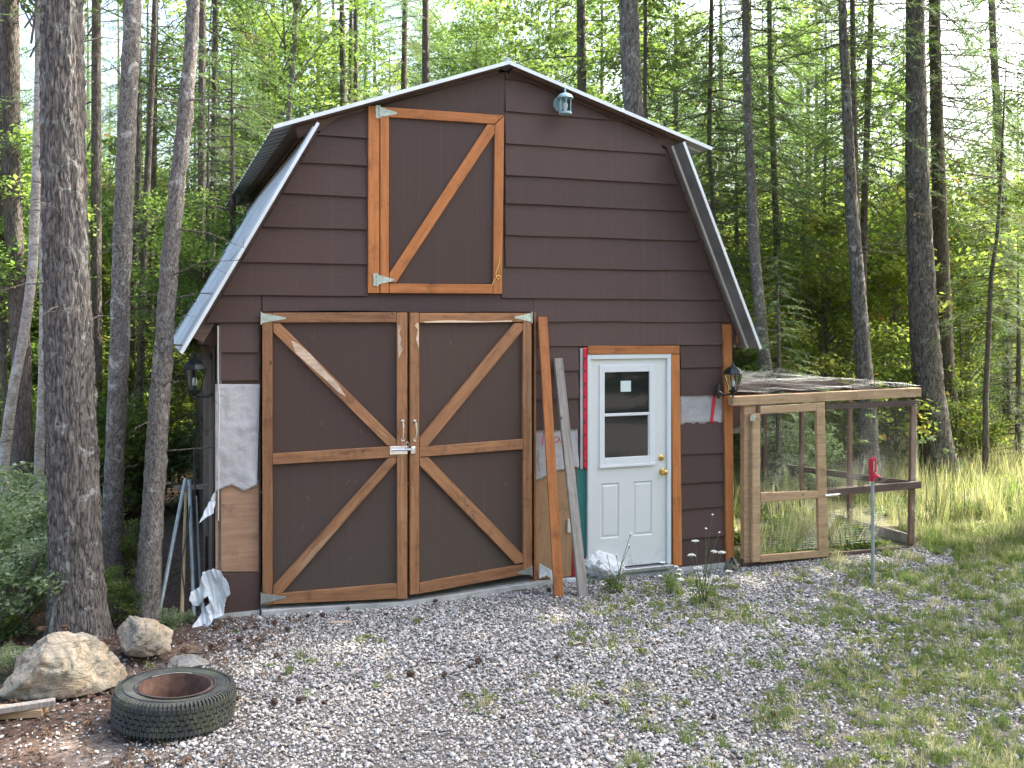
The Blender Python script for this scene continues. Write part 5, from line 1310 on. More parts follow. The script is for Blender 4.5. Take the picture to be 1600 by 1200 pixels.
# behind the roof
tree('leafy trunk rising over the left roof corner', 17.0, [(460, T0), (455, 130), (450, 200), (446, 720)], [8, 12], 'bark_grey', 14, 'alder', 4.5, 1.15, name='broadleaf_tree')
tree('left of three thin trunks above the left roof slope', 19.0, [(535, T0), (536, 130), (538, 690)], [9, 11], 'bark_dark', 17, 'open_a', 5.5, .8)
tree('middle of three thin trunks above the left roof slope', 20.0, [(548, T0), (547, 130), (546, 680)], [6, 8], 'bark_dark', 16, 'open_b', 5.5, .7)
tree('right of three thin trunks above the left roof slope', 19.5, [(556, T0), (556, 130), (556, 685)], [7, 9], 'bark_dark', 16, 'open_b', 4.8, 1.0)
tree('thin trunk above the loft door', 21.0, [(632, T0), (631, 130), (630, 672)], [9, 10], 'bark_dark', 16, 'full_b', 4.5, .9)
tree('darker trunk above the loft door, left of the roof peak', 18.0, [(665, T0), (665, 130), (666, 700)], [11, 13], 'bark_dark', 15, 'open_a', 5.0, .7)
tree('young fir showing its tip left of the roof peak', 23.0, [(745, T0+40), (745, 300), (745, 660)], [4, 9], 'bark_dark', 9.3, 'young', 5.2, 1.0)
tree('dark trunk just right of the roof peak', 16.5, [(908, T0), (909, 130), (910, 720)], [14, 17], 'bark_dark', 17, 'open_a', 5.2, 1.0)
tree('thick brown trunk rising behind the right roof slope', 13.0, [(984, T0), (987, 130), (991, 190), (998, 780)], [30, 34], 'bark_fir', 19, 'open_a', 7.4, 1.1, crowns=[('open_a', 7.0, 1.0), ('dense', 8.5, .85)])  # dense upper crown added above the view to shade the yard
tree('thin dark trunk beside the thick brown one', 15.0, [(1008, T0), (1008, 190), (1010, 745)], [6, 8], 'bark_dark', 13, 'full_b', 4.8, .8)
tree('thin trunk just above the right eave', 16.0, [(1111, T0), (1109, 150), (1108, 240), (1115, 330), (1118, 440), (1122, 730)], [7, 8, 9], 'bark_dark', 14, nst=10, crowns=[('full_a', 3.4, 1.0), ('sparse', 3.0, .9)])
# right of the barn
tree('slim grey trunk curving right past the right eave', 14.2, [(1166, T0), (1168, 180), (1173, 280), (1179, 400), (1188, 500), (1199, 600), (1207, 700), (1212, 758)], [11, 15, 22], 'bark_grey', 16, nst=16, stub_z=(2, 7), crowns=[('open_b', 5.6, .9), ('dense', 8.2, .8), ('sparse', 4.4, .7)])  # the dense crown is out of view, added to block sun from the gravel
tree('thin dark trunk right of the curving grey one', 17.5, [(1203, T0), (1208, 240), (1214, 380), (1217, 470), (1219, 640), (1220, 712)], [8, 10, 14], 'bark_dark', 16, nst=10, crowns=[('full_a', 4.0, 1.0), ('sparse', 2.8, .9)])
tree('very slim trunk in the gap above the wire pen', 20.0, [(1290, 190), (1289, 300), (1287, 450), (1286, 560), (1285, 685)], [4, 6, 8], 'bark_dark', 10, 'young', 4.6, 1.1)
tree('rough left trunk of the twin pair behind the pen', 13.6, [(1318, T0), (1325, 200), (1331, 330), (1340, 440), (1347, 540), (1356, 640), (1362, 772)], [12, 16, 30], 'bark_fir', 17, nst=14, stub_z=(3, 7), crowns=[('open_a', 6.4, .8), ('dense', 8.4, .8), ('sparse', 4.6, .55)])  # unseen dense crown added up high for shade on the yard
tree('darker stem pressed against the twin pair', 14.1, [(1333, T0), (1335, 200), (1338, 330), (1343, 440), (1345, 600), (1348, 762)], [8, 10, 14], 'bark_dark', 16, 'open_b', 6.5, .9, nst=8, stub_z=(3, 7))
tree('slim trunk close right of the twin pair', 15.8, [(1360, T0), (1356, 170), (1350, 330), (1349, 420), (1348, 560), (1345, 734)], [9, 12, 12], 'bark_dark', 15, nst=12, stub_z=(2.5, 7), crowns=[('full_a', 4.6, .8), ('sparse', 3.8, .7)])
tree('thick rough straight trunk rising behind the pen corner', 14.6, [(1430, T0), (1432, 220), (1437, 380), (1443, 500), (1452, 620), (1464, 700), (1474, 752)], [27, 32, 50], 'bark_fir', 18, 'open_a', 8.0, 1.0, nst=8, stub_z=(3, 8))
tree('dark trunk directly right of the thick rough one', 16.2, [(1461, T0), (1464, 200), (1468, 320), (1474, 480), (1480, 620), (1484, 729)], [17, 20, 27], 'bark_dark', 17, 'open_b', 6.2, 1.0, nst=8, crowns=[('sparse', 3.9, 1.0), ('full_a', 4.8, 1.05)])
tree('thin leaning stem in the sunlit grass', 14.4, [(1563, 300), (1558, 370), (1549, 430), (1545, 520), (1540, 620), (1541, 757)], [5, 7, 10], 'bark_dark', 6.5, 'young', 2.4, .75, nst=8, stub_z=(1.5, 4))
tree('pale trunk near the right edge of the wood', 19.0, [(1552, T0), (1560, 200), (1566, 300), (1571, 400), (1574, 520), (1576, 695)], [11, 16, 17], 'bark_grey', 16, nst=26, crowns=[('sparse', 5.0, 1.1), ('full_b', 6.4, 1.0)], stub_z=(3, 9))
tree('small dark stem in the meadow at the right edge', 17.0, [(1574, 560), (1576, 620), (1582, 716)], [5, 8], 'bark_dark', 3.6, 'young', 1.0, .7)
# young firs and leafy trees
def plant(name, label, x, y, key, s, cat, group, yaw=None, mat='bark_dark', th=None):
    me, lb = (CON.get(key) or BRD.get(key)); root = empty(name, Matrix.Translation((x, y, gz(x, y)-.03)), label=label, cat=cat, group=group)
    M = Matrix.Rotation(random.uniform(0, 6.28) if yaw is None else yaw, 4, 'Z') @ Matrix.Scale(s, 4)
    c_ = link('crown', me, root, M); link('limbs', lb, c_, kind='stuff')
    if th: MB().tube([(0, 0, 0), (.02, 0, th*.5), (0, 0, th)], [th*.012+.01, th*.008+.006, .006], 8, caps=False).build('trunk', mat, root, smooth=True)
    return root
GY = 'leafy trees and young firs between the trunks'
def X_at(u, Y): return (u-800)/F*Y
for (nm, lb_, u, Y, key, s_, cat_, th) in [
    ('broadleaf_tree', 'yellow green maple glowing between the twin trunks and the thick one', 1395, 17.5, 'maple_y', 1.0, 'tree', 4.6),
    ('broadleaf_tree', 'yellow green maple filling the gap right of the dark trunk', 1510, 19.0, 'maple_y', 1.05, 'tree', 4.6),
    ('broadleaf_tree', 'tall leafy tree behind the maples with reddening leaves', 1450, 22.0, 'maple_y', 1.22, 'tree', 5.5),
    ('broadleaf_tree', 'light green small maple right behind the pen roof', 1290, 17.0, 'maple_y', .78, 'tree', 3.2),
    ('young_fir', 'bushy young fir behind the pen beside the barn corner', 1215, 12.8, 'young', .80, 'tree', 3.2),
    ('young_fir', 'blue green young fir farther back above the pen', 1255, 19.5, 'young', 1.25, 'tree', 5.0),
    ('young_fir', 'soft pale young fir standing in the meadow at the right', 1590, 15.5, 'young', .95, 'tree', 3.8),
    ('young_fir', 'young fir under the maple at the meadow edge', 1500, 17.2, 'young', .62, 'tree', 2.4),
    ('young_fir', 'tall young fir right of the eave', 1150, 19.0, 'young', 1.6, 'tree', 6.4),
    ('conifer_tree', 'full green fir between the curving trunk and the twin pair', 1262, 23.0, 'full_a', 1.0, 'tree', 10.0),
    ('conifer_tree', 'green fir filling the gap above the right roof slope', 1055, 22.5, 'full_a', 1.05, 'tree', 11.0),
    ('conifer_tree', 'green fir above the left roof slope beside the leafy trunk', 585, 24.5, 'full_b', 1.25, 'tree', 11.0),
    ('conifer_tree', 'green fir in the gap left of the barn roof', 385, 20.0, 'full_a', .9, 'tree', 9.0),
    ('broadleaf_tree', 'bright green leafy tree between the fir and the first grey trunk', 158, 17.5, 'maple_y', 1.1, 'tree', 4.0),
    ('broadleaf_tree', 'sunlit green tree between the two leaning grey trunks', 222, 18.5, 'maple_y', 1.0, 'tree', 3.4),
    ('broadleaf_tree', 'sunlit leafy sapling beyond the left side of the barn', 292, 19.0, 'maple_y', .80, 'tree', 3.4),
    ('broadleaf_tree', 'green leafy tree beyond the birches', 70, 15.0, 'maple_g', 1.1, 'tree', 4.6),
    ('broadleaf_tree', 'green leafy tree at the left edge of the wood', -20, 13.5, 'maple_g', .9, 'tree', 3.8),
    ('young_fir', 'drooping dark fir bough tree over the left roof corner', 362, 12.4, 'young', 1.45, 'tree', 6.0),
    ('young_fir', 'young fir behind the leaning grey trunks', 258, 21.5, 'young', 1.5, 'tree', 6.0),
    ('broadleaf_tree', 'leafy yellow green tree high above the left roof slope', 420, 18.5, 'alder', 1.0, 'tree', 6.5),
    ('broadleaf_tree', 'leafy tree filling the sky left of the three thin trunks', 500, 22.0, 'alder', 1.1, 'tree', 7.5),
]:
    plant(nm, lb_, X_at(u, Y), Y, key, s_, cat_, GY, th=th)
for (lb_, u, Y, key, s_) in [('light green sapling right behind the straight birch', 100, 15.5, 'maple_y', .8), ('light green sapling seen under the second grey trunk fork', 185, 14.8, 'shrub_y', 1.4), ('bright leafy sapling beside the barn wall above the pipes', 305, 16.5, 'maple_y', .62),
                             ('leafy sapling at the far left edge, bright green', 10, 16.0, 'maple_y', .9), ('bright sapling left of the curving trunk above the pen', 1165, 15.0, 'maple_y', .55), ('yellow green sapling seen between the twin trunks and the pen top', 1320, 14.9, 'shrub_y', 1.3)]:
    plant('sapling', lb_, X_at(u, Y), Y, key, s_, 'tree', GY, th=2.0)
GS = 'shrubs on the forest floor'
for (lb_, u, Y, key, s_) in [
    ('pale leaved shrub at the left edge beside the large boulder', 30, 7.6, 'shrub_p', .80),
    ('pale variegated shrub left of the thick fir', -8, 8.6, 'shrub_p', 1.05),
    ('pale shrub behind the thick fir trunk', 72, 9.6, 'shrub_p', .85),
    ('low green shrub between the thick fir and the grey trunk', 165, 9.2, 'shrub_g', .42),
    ('green shrub between the fir and the second grey trunk, farther back', 160, 12.0, 'shrub_g', 1.0),
    ('yellow green shrub between the two grey trunks', 208, 12.6, 'shrub_y', .95),
    ('bright shrub seen past the tops of the grey pipes', 285, 17.5, 'shrub_y', 1.0),
    ('green undergrowth shrub at the far left behind the birches', 20, 12.8, 'shrub_g', 1.15),
    ('green shrub behind the straight birch', 95, 16.0, 'shrub_y', 1.3),
    ('yellow green bush behind the back of the pen', 1265, 14.8, 'shrub_y', 1.1),
    ('green bush behind the pen beside the twin trunks', 1395, 15.2, 'shrub_g', 1.0),
    ('green bush between the pen and the curving trunk', 1180, 15.4, 'shrub_g', 1.25),
    ('low bush at the foot of the dark trunk', 1500, 15.8, 'shrub_y', .75),
    ('bright bush low between the two leaning grey trunks', 214, 16.0, 'shrub_y', .9),
    ('bright bush low between the fir and the second grey trunk', 152, 15.2, 'shrub_y', .95),
    ('pale bush seen through the left part of the pen door', 1240, 13.6, 'shrub_p', 1.0),
    ('round bush far back in the sunny meadow', 1560, 22.0, 'shrub_g', 1.1),
    ('bush at the right edge of the meadow', 1620, 19.5, 'shrub_y', 1.2),
]:
    plant('shrub', lb_, X_at(u, Y), Y, key, s_, 'shrub', GS)
# small weeds at the foot of the grey trunk
for (lb_, u, v, s_) in [('small green weed clump at the foot of the pale grey trunk', 262, 985, .12), ('low green shrub behind the two boulders', 178, 975, .30), ('small green weed clump between the pipes', 290, 972, .07),
                        ('pale sprig beside the left boulder', 12, 1062, .22)]:
    p = on_ground(u, v); plant('weed_clump', lb_, p.x, p.y+.05, 'shrub_p' if 'sprig' in lb_ or 'clump' in lb_ else 'shrub_g', s_*(1.4 if 'clump' in lb_ else 1), 'weed', 'small weeds near the boulders')

# unseen firs added beside the yard so their crowns shade it
rd = random.Random(4)
for i, (x, y, key, cz, s_, H) in enumerate([(8.0, 9.7, 'dense', 5.4, 1.0, 18), (11.0, 8.2, 'dense', 5.4, .95, 17), (10.6, 11.4, 'dense', 6.5, 1.1, 20), (9.2, 13.7, 'dense', 8.0, 1.0, 21), (6.2, 10.7, 'dense', 7.8, .8, 18)]):
    root = empty('conifer_tree', Matrix.Translation((x, y, gz(x, y)-.05)), label='tall unseen fir added beside the yard to shade the gravel', cat='tree', group='unseen firs added for shade')
    MB().tube([(0, 0, 0), (.05, 0, H*.5), (0, 0, H)], [.22, .15, .03], 12).build('trunk', 'bark_dark', root, smooth=True)
    me, lb = CON[key]; c_ = link('crown', me, root, Matrix.Translation((0, 0, cz)) @ Matrix.Rotation(rd.uniform(0, 6), 4, 'Z') @ Matrix.Scale(s_, 4)); link('limbs', lb, c_, kind='stuff')

# ------------------------------------------------------------------ scattering with geometry nodes
def gn_scatter(name, P_, rot, scl, idx, templates, kind='stuff'):
    """points with rot, scl, idx attributes; every point carries one of the given meshes"""
    n = len(P_); me = bpy.data.meshes.new(name); me.vertices.add(n); me.vertices.foreach_set('co', np.asarray(P_, np.float32).ravel())
    for nm, t, a, f in (('rot', 'FLOAT_VECTOR', rot, 'vector'), ('scl', 'FLOAT_VECTOR', scl, 'vector'), ('idx', 'INT', idx, 'value')):
        at_ = me.attributes.new(nm, t, 'POINT'); at_.data.foreach_set(f, np.asarray(a, np.int32 if t == 'INT' else np.float32).ravel())
    me.update(); ob = link(name, me, kind=kind)
    ng = bpy.data.node_groups.new(name, 'GeometryNodeTree')
    ng.interface.new_socket('Geometry', in_out='INPUT', socket_type='NodeSocketGeometry'); ng.interface.new_socket('Geometry', in_out='OUTPUT', socket_type='NodeSocketGeometry')
    gi = ng.nodes.new('NodeGroupInput'); go = ng.nodes.new('NodeGroupOutput'); iop = ng.nodes.new('GeometryNodeInstanceOnPoints'); jn = ng.nodes.new('GeometryNodeJoinGeometry')
    objs = []
    for i, tm in enumerate(templates):
        to = bpy.data.objects.new(name+'_piece', tm); to.use_fake_user = False; objs.append(to)
    for to in reversed(objs):
        oi = ng.nodes.new('GeometryNodeObjectInfo'); oi.inputs['Object'].default_value = to; oi.inputs['As Instance'].default_value = True
        ng.links.new(oi.outputs['Geometry'], jn.inputs[0])
    def attr(nm, t):
        a = ng.nodes.new('GeometryNodeInputNamedAttribute'); a.data_type = t; a.inputs['Name'].default_value = nm; return a.outputs['Attribute']
    iop.inputs['Pick Instance'].default_value = True
    ng.links.new(gi.outputs[0], iop.inputs['Points']); ng.links.new(jn.outputs[0], iop.inputs['Instance'])
    ng.links.new(attr('idx', 'INT'), iop.inputs['Instance Index']); ng.links.new(attr('rot', 'FLOAT_VECTOR'), iop.inputs['Rotation']); ng.links.new(attr('scl', 'FLOAT_VECTOR'), iop.inputs['Scale'])
    ng.links.new(iop.outputs[0], go.inputs[0])
    mo = ob.modifiers.new('scatter', 'NODES'); mo.node_group = ng
    return ob
def ico(seed, mat, sub=2):
    bm = bmesh.new(); bmesh.ops.create_icosphere(bm, subdivisions=sub, radius=1)
    rd_ = random.Random(seed); pl = [(Vector((rd_.uniform(-1, 1), rd_.uniform(-1, 1), rd_.uniform(-1, 1))).normalized(), rd_.uniform(.6, .85)) for _ in range(5)]
    for v_ in bm.verts:
        p = v_.co.copy()
        for n_, d_ in pl:
            k = p.dot(n_)-d_
            if k > 0: p -= n_*k*.8
        v_.co = p*(1+.12*noise.noise(p*1.5+Vector((seed, 0, 0))))
    me = bpy.data.meshes.new('pebble'); bm.to_mesh(me); bm.free()
    for p in me.polygons: p.use_smooth = True
    me.materials.append(MAT[mat]); return me
gzv = np.vectorize(lambda x, y: gz(x, y))
def nz(x, y, f, o=0.0): return np.array([noise.noise(Vector((a*f, b_*f, o))) for a, b_ in zip(x, y)])

# yard gravel: x,y region, thinning out towards the litter (left), the grass (right) and under weeds
def wall_front(x): return A_[1]+(x-A_[0])*math.tan(TH)-.06
N = 300000
gx = rng.uniform(-3.2, 7.6, N); gy = 2.6+(11.6-2.6)*rng.random(N)
ok = gy < np.where(gx < B_[0]+.1, wall_front(gx)-.03, wall_front(gx)+.02*0-.10)
ok |= (gx > 4.3) & (gy < 11.0-.2*(gx-4.3))
inpen = (gx > B_[0]) & (gx < 4.45)
ok &= ~(inpen & (gy > wall_front(gx)-.12))
u_ = gx/gy
ok &= (np.abs(u_) < .60) & (gy > 4.6)
gx, gy = gx[ok], gy[ok]
n1 = nz(gx, gy, .8); n2 = nz(gx, gy, 2.6, 4.0)
prob = np.ones(len(gx)); prob *= np.clip((gx+2.35+.35*n1+.25*n2+.10*(gy-6))/.6, .10, 1)
gr_ = np.clip((gx*.62-(gy-5.5)*.40-.30+.9*n1+.8*n2-.15)/.9, 0, 1)  # grassy towards the lower right
prob *= 1-.62*gr_
prob *= np.where(gy > 9.6+.3*n2, np.clip(1-(gy-9.6)/1.2, .1, 1), 1)
keep = rng.random(len(gx)) < prob; gx, gy, gr_k = gx[keep], gy[keep], gr_[keep]
n = len(gx); s_ = .0074*np.exp(rng.normal(0, .36, n)); s_ = np.clip(s_, .0045, .028)
coarse = np.clip(1+.35*nz(gx, gy, .6, 9.0), .8, 1.4); s_ = s_*coarse
scl = np.stack([s_*rng.uniform(.9, 1.5, n), s_*rng.uniform(.75, 1.15, n), s_*rng.uniform(.5, .85, n)], 1)
gzz = gzv(gx, gy)-.006+rng.uniform(0, .010, n)
gn_scatter('gravel', np.stack([gx, gy, gzz], 1), np.stack([rng.normal(0, .35, n), rng.normal(0, .35, n), rng.uniform(0, 6.28, n)], 1), scl, rng.integers(0, 6, n), [ico(i+1, 'pebble', 2 if i < 3 else 1) for i in range(6)])
print('gravel', n)

# grass tufts
def tuft(seed, nbl, h, spread, width, mat, lean=.5, seg=3):
    rg = np.random.default_rng(seed); V_ = []; Fc = []; T = []
    for i in range(nbl):
        a = rg.uniform(0, 6.28); r = spread*rg.random()**.6; p = np.array([math.cos(a)*r, math.sin(a)*r, -.01]); az = rg.uniform(0, 6.28); L = h*rg.uniform(.45, 1.1); ln = lean*rg.uniform(.2, 1.2)
        d = np.array([math.cos(az), math.sin(az), 0]); s__ = np.array([-d[1], d[0], 0]); w = width*rg.uniform(.7, 1.3); t_ = np.clip(rg.normal(.5, .25), 0, 1)
        o = len(V_)
        for k in range(seg+1):
            f = k/seg; c_ = p+d*L*ln*f*f+np.array([0, 0, L*f*(1-.35*ln*f)]); ww = w*(1-f**1.5)+.0004
            V_ += [c_-s__*ww, c_+s__*ww]; T += [t_, t_]
        for k in range(seg): Fc.append((o+2*k, o+2*k+1, o+2*k+3, o+2*k+2))
    return npmesh('tuft', V_, Fc, mat, T)
def weed(seed, nl, r, size, mat):
    rg = np.random.default_rng(seed); a = rg.uniform(0, 6.28, nl); rr = r*rg.random(nl)**.5
    cs = np.stack([np.cos(a)*rr, np.sin(a)*rr, rg.uniform(.008, r*.45, nl)], 1); return leaves('weed', cs, .01, nl*2, size, seed, mat)
GT = [tuft(1, 26, .12, .05, .0026, 'grass_green'), tuft(2, 20, .09, .06, .0026, 'grass_green'), tuft(3, 24, .12, .05, .0022, 'grass_dry', .9), weed(4, 26, .055, .022, 'leaves_green'), weed(5, 18, .06, .028, 'leaves_yellow')]
MT = [tuft(11, 22, .55, .12, .004, 'grass_dry', .5), tuft(12, 20, .42, .12, .0045, 'grass_green', .6), tuft(13, 18, .75, .10, .0035, 'grass_dry', .4), tuft(14, 22, .30, .14, .005, 'grass_green', .8), weed(15, 60, .16, .045, 'leaves_green'), weed(16, 50, .14, .04, 'leaves_yellow')]
def up_rot(n, t=.12): return np.stack([rng.normal(0, t, n), rng.normal(0, t, n), rng.uniform(0, 6.28, n)], 1)
# in the gravel
N = 42000; tx = rng.uniform(-2.6, 7.6, N); ty = rng.uniform(4.6, 11.2, N)
ok = (np.abs(tx/ty) < .6) & (ty < wall_front(tx)-.10); inp = (tx > B_[0]) & (tx < 4.5); ok |= (tx > 4.5) & (ty < 11.2)
tx, ty = tx[ok], ty[ok]; n1 = nz(tx, ty, .8); n2 = nz(tx, ty, 2.6, 4.0); n3 = nz(tx, ty, 1.7, 8.0)
g = np.clip((tx*.62-(ty-5.5)*.40-.30+.9*n1+.8*n2-.15)/.9, 0, 1)
pr = 1.45*g**1.1+.9*np.clip((n3-.38)*3, 0, 1)*(n2 > 0)*np.clip((tx+1.8)/1.5, .2, 1)
for u, v, r, a in ((940, 950, .22, .7), (955, 1000, .26, .6), (900, 985, .2, .35), (1100, 950, .32, 1.0), (1180, 965, .22, .9), (1010, 930, .35, .5), (1060, 905, .25, .6), (1300, 960, .3, .9), (1240, 905, .22, .7), (1400, 905, .25, .6), (740, 925, .06, .5),
                   (915, 1080, .16, .8), (580, 1000, .12, .5), (1000, 975, .22, .4), (760, 1100, .14, .6), (600, 1060, .2, .2), (480, 1040, .2, .2)):
    p = on_ground(u, v); pr += a*np.exp(-((tx-p.x)**2+((ty-p.y)*.9)**2)/(r*r))
pr += 1.0*np.clip((ty-9.7-.4*n1+.25*(tx-4.5))/.8, 0, 1)*(tx > 4.4)
keep = rng.random(len(tx)) < pr*.42; tx, ty = tx[keep], ty[keep]; n = len(tx)
ss = rng.uniform(.30, .85, n)*np.where(ty > 9.6, 1.6, 1.0)
gn_scatter('yard_weeds', np.stack([tx, ty, gzv(tx, ty)], 1), up_rot(n), np.repeat(ss[:, None], 3, 1), rng.choice(5, n, p=[.30, .22, .20, .16, .12]), GT)
print('tufts', n)
# meadow to the right and behind the pen
N = 60000; tx = rng.uniform(1.5, 26, N); ty = rng.uniform(8.6, 44, N)**1.0
ok = (tx/ty < .60) & (tx/ty > .12); edge = 10.3+.5*nz(tx, ty, .5)-.25*np.clip(tx-5, 0, 3)
inp = (tx > B_[0]-.2) & (tx < 4.55)
behind_barn = (tx < 2.3+.37*0)&(ty < 17)
ok &= np.where(tx > 4.5, ty > edge, ty > wall_front(tx)+3.2)
keep = ok & (rng.random(N) < np.clip(18/ty, .35, 1)*.62); tx, ty = tx[keep], ty[keep]; n = len(tx); n1 = nz(tx, ty, .35, 2.0)
ix = np.where(rng.random(n) < .62+.6*n1, rng.choice([0, 2, 0, 3], n), rng.choice([1, 3, 4, 5, 3], n))
ss = rng.uniform(.5, 1.15, n)*np.where(ty < 11.3, .6, 1.0)
gn_scatter('meadow_grass', np.stack([tx, ty, gzv(tx, ty)], 1), up_rot(n), np.repeat(ss[:, None], 3, 1), ix, MT)
print('meadow', n)
# inside the pen: low weeds
N = 900; a_ = rng.uniform(.1, xr-.1, N); b__ = rng.uniform(.15, dp-.1, N); wp = [PP.M @ Vector((x, y, 0)) for x, y in zip(a_, b__)]
keep = [i for i, p in enumerate(wp) if noise.noise(Vector((p.x*1.6, p.y*1.6, 3)))+.25*(a_[i]-.6) > -.02]
Pp = np.array([(wp[i].x, wp[i].y, gz(wp[i].x, wp[i].y)) for i in keep]); n = len(Pp)
gn_scatter('pen_weeds', Pp, up_rot(n), np.repeat(rng.uniform(.5, 1.2, n)[:, None], 3, 1), rng.choice(6, n, p=[.05, .1, .05, .1, .45, .25]), MT)
# forest floor left: fallen leaves, needles, undergrowth leaves
LT = [leaves('litter', [(0, 0, .006)], .06, 14, .030, 31+i, 'leaves_dead') for i in range(3)]+[tuft(38, 10, .06, .05, .0015, 'leaves_dead', 2.6)]
N = 30000; tx = rng.uniform(-12, -1.0, N); ty = rng.uniform(4.6, 24, N); ok = (tx/ty > -.62) & (tx < np.where(ty < 8, -1.95+.4*nz(tx, ty, 1.2)+rng.exponential(.12, N), -2.9-.37*(ty-8)))
ok &= (ty < 14) | (rng.random(N) < .4)
tx, ty = tx[ok], ty[ok]; n = len(tx)
gn_scatter('leaf_litter', np.stack([tx, ty, gzv(tx, ty)+.004], 1), up_rot(n, .15), np.repeat(rng.uniform(.4, 1.0, n)[:, None], 3, 1), rng.choice(4, n, p=[.2, .2, .2, .4]), LT)
UG = [weed(41, 40, .16, .05, 'leaves_green'), weed(42, 46, .2, .06, 'leaves_pale'), weed(43, 46, .22, .055, 'leaves_yellow'), tuft(44, 16, .35, .12, .004, 'grass_green')]
N = 11000; tx = rng.uniform(-24, -2.2, N); ty = rng.uniform(7.2, 40, N); ok = (tx/ty > -.62) & (tx < -3.6-.37*(ty-8)+.0) & (nz(tx, ty, .5, 7.0) > -.10)
ok |= (tx < -4.4) & (ty < 9.5) & (tx/ty > -.62)
tx, ty = tx[ok], ty[ok]; n = len(tx)
gn_scatter('undergrowth', np.stack([tx, ty, gzv(tx, ty)], 1), up_rot(n, .2), np.repeat(rng.uniform(.8, 2.4, n)[:, None], 3, 1), rng.choice(4, n, p=[.35, .2, .25, .2]), UG)

# the far wood, one mass: firs, leafy trees and bushes on the ground behind everything
FT = [CON['full_a'][0], CON['full_b'][0], CON['open_b'][0], CON['full_b'][0], CON['young'][0], BRD['maple_g'][0], BRD['maple_y'][0], BRD['shrub_g'][0], BRD['alder'][0]]
def far_trunk(H, r):
    return MB().tube([(0, 0, -.3), (.05, 0, H*.5), (0, .05, H)], [r, r*.75, r*.2], 8, caps=False).mesh('far_trunk', 'bark_dark', smooth=True)
FT += [far_trunk(17, .14), far_trunk(15, .09)]
pts = []; ix = []; sc_l = []
rf = random.Random(8)
def put(x, y, i, s_, z=0): pts.append((x, y, gz(x, y)+z)); ix.append(i); sc_l.append(s_)
for k in range(240):
    y = rf.uniform(20, 62); x = rf.uniform(-.62, .62)*y
    if x > .22*y and y < 36: continue
    dense_ = 1.0 if x/y < -.12 else .62
    if rf.random() > dense_: continue
    if -.42 < x/y < -.26 and y < 32: continue
    if -5 < x < 10 and y < 32 and rf.random() < .62: continue
    c_ = rf.choice([0, 1, 2, 3]); z = rf.uniform(.3, 3.5); s_ = rf.uniform(.9, 1.35); put(x, y, c_, s_, z); (put(x, y, 9 if rf.random() < .5 else 10, 1.0) if rf.random() < .6 else None)
for k in range(170):
    y = rf.uniform(18, 50); x = rf.uniform(-.62, .62)*y
    if .36 < x/y < .56 and y < 34: continue
    put(x, y, rf.choice([4, 5, 6, 7, 6, 8, 6]), rf.uniform(.75, 1.25))
for k in range(46):
    y = rf.uniform(32, 44); x = rf.uniform(-.18, .30)*y; put(x, y, rf.choice([0, 1, 2, 8]), rf.uniform(.9, 1.2), rf.uniform(3.0, 6.0))
for k in range(85):
    y = rf.uniform(44, 75); x = rf.uniform(-.66, .66)*y; put(x, y, rf.choice([0, 1, 4, 5]), rf.uniform(1.0, 1.4))
for k in range(190):
    y = -rf.uniform(7, 34); x = rf.uniform(-26, 26); put(x, y, rf.choice([0, 1, 5, 5, 8, 7]), rf.uniform(.9, 1.5), rf.uniform(0, .6)); put(x, y, 9, 1.0)
for k in range(150):
    x = rf.uniform(13, 44); y = rf.uniform(-30, min(7, x*.35)); put(x, y, rf.choice([0, 1, 4, 5, 7, 7, 8, 5]), rf.uniform(.9, 1.5), 0); 
    if k % 3 == 0: put(x, y, 9, 1.0)
n = len(pts); s_ = np.array(sc_l)
gn_scatter('distant_forest', np.array(pts), np.stack([np.zeros(n), np.zeros(n), rng.uniform(0, 6.28, n)], 1), np.repeat(s_[:, None], 3, 1), np.array(ix), FT)

# ------------------------------------------------------------------ pine cones, twigs, flowering weed, black clod
def cone_mesh():
    mb = MB(); mb.lathe([(.002, 0), (.010, .006), (.014, .018), (.012, .034), (.004, .048)], 8)
    for k in range(30):
        z = .004+.042*k/30; a = k*2.4; r = .012*math.sin(math.pi*min(1, (z+.006)/.056))+.003; c_, s__ = math.cos(a), math.sin(a)
        t = Vector((c_*(r+.008), s__*(r+.008), z+.003)); p = Vector((c_*r, s__*r, z)); w_ = Vector((-s__, c_, 0))*.006
        mb.add([p-w_, p+w_, t], [(0, 1, 2)])
    return mb.mesh('pine_cone', 'pine_cone')
cm = cone_mesh(); rc = random.Random(5)
spots = [(505, 963), (545, 951), (606, 963), (446, 987), (428, 978), (676, 943), (730, 1043), (638, 1055), (690, 1060), (745, 1040), (425, 1102), (475, 1097), (502, 1102), (638, 1055), (868, 1033), (893, 1048), (950, 1100), (1112, 1122),
         (460, 954), (478, 967), (855, 926), (1215, 1122), (782, 1127), (405, 1008), (370, 1003), (388, 985), (330, 1012), (352, 1062), (372, 1098), (148, 1080), (175, 1088), (140, 1096), (110, 1106), (205, 1000), (430, 1030), (340, 985)]
for i, (u, v) in enumerate(spots):
    p = on_ground(u, v); s_ = rc.uniform(.75, 1.15)
    o = link('pine_cone', cm, M=Matrix.Translation((p.x, p.y, gz(p.x, p.y)+.018)) @ Matrix.Rotation(rc.uniform(0, 6.28), 4, 'Z') @ Matrix.Rotation(R_(rc.uniform(70, 100)), 4, 'Y') @ Matrix.Scale(s_, 4), label='small brown pine cone lying on the ground', cat='pine cone', group='pine cones on the ground')
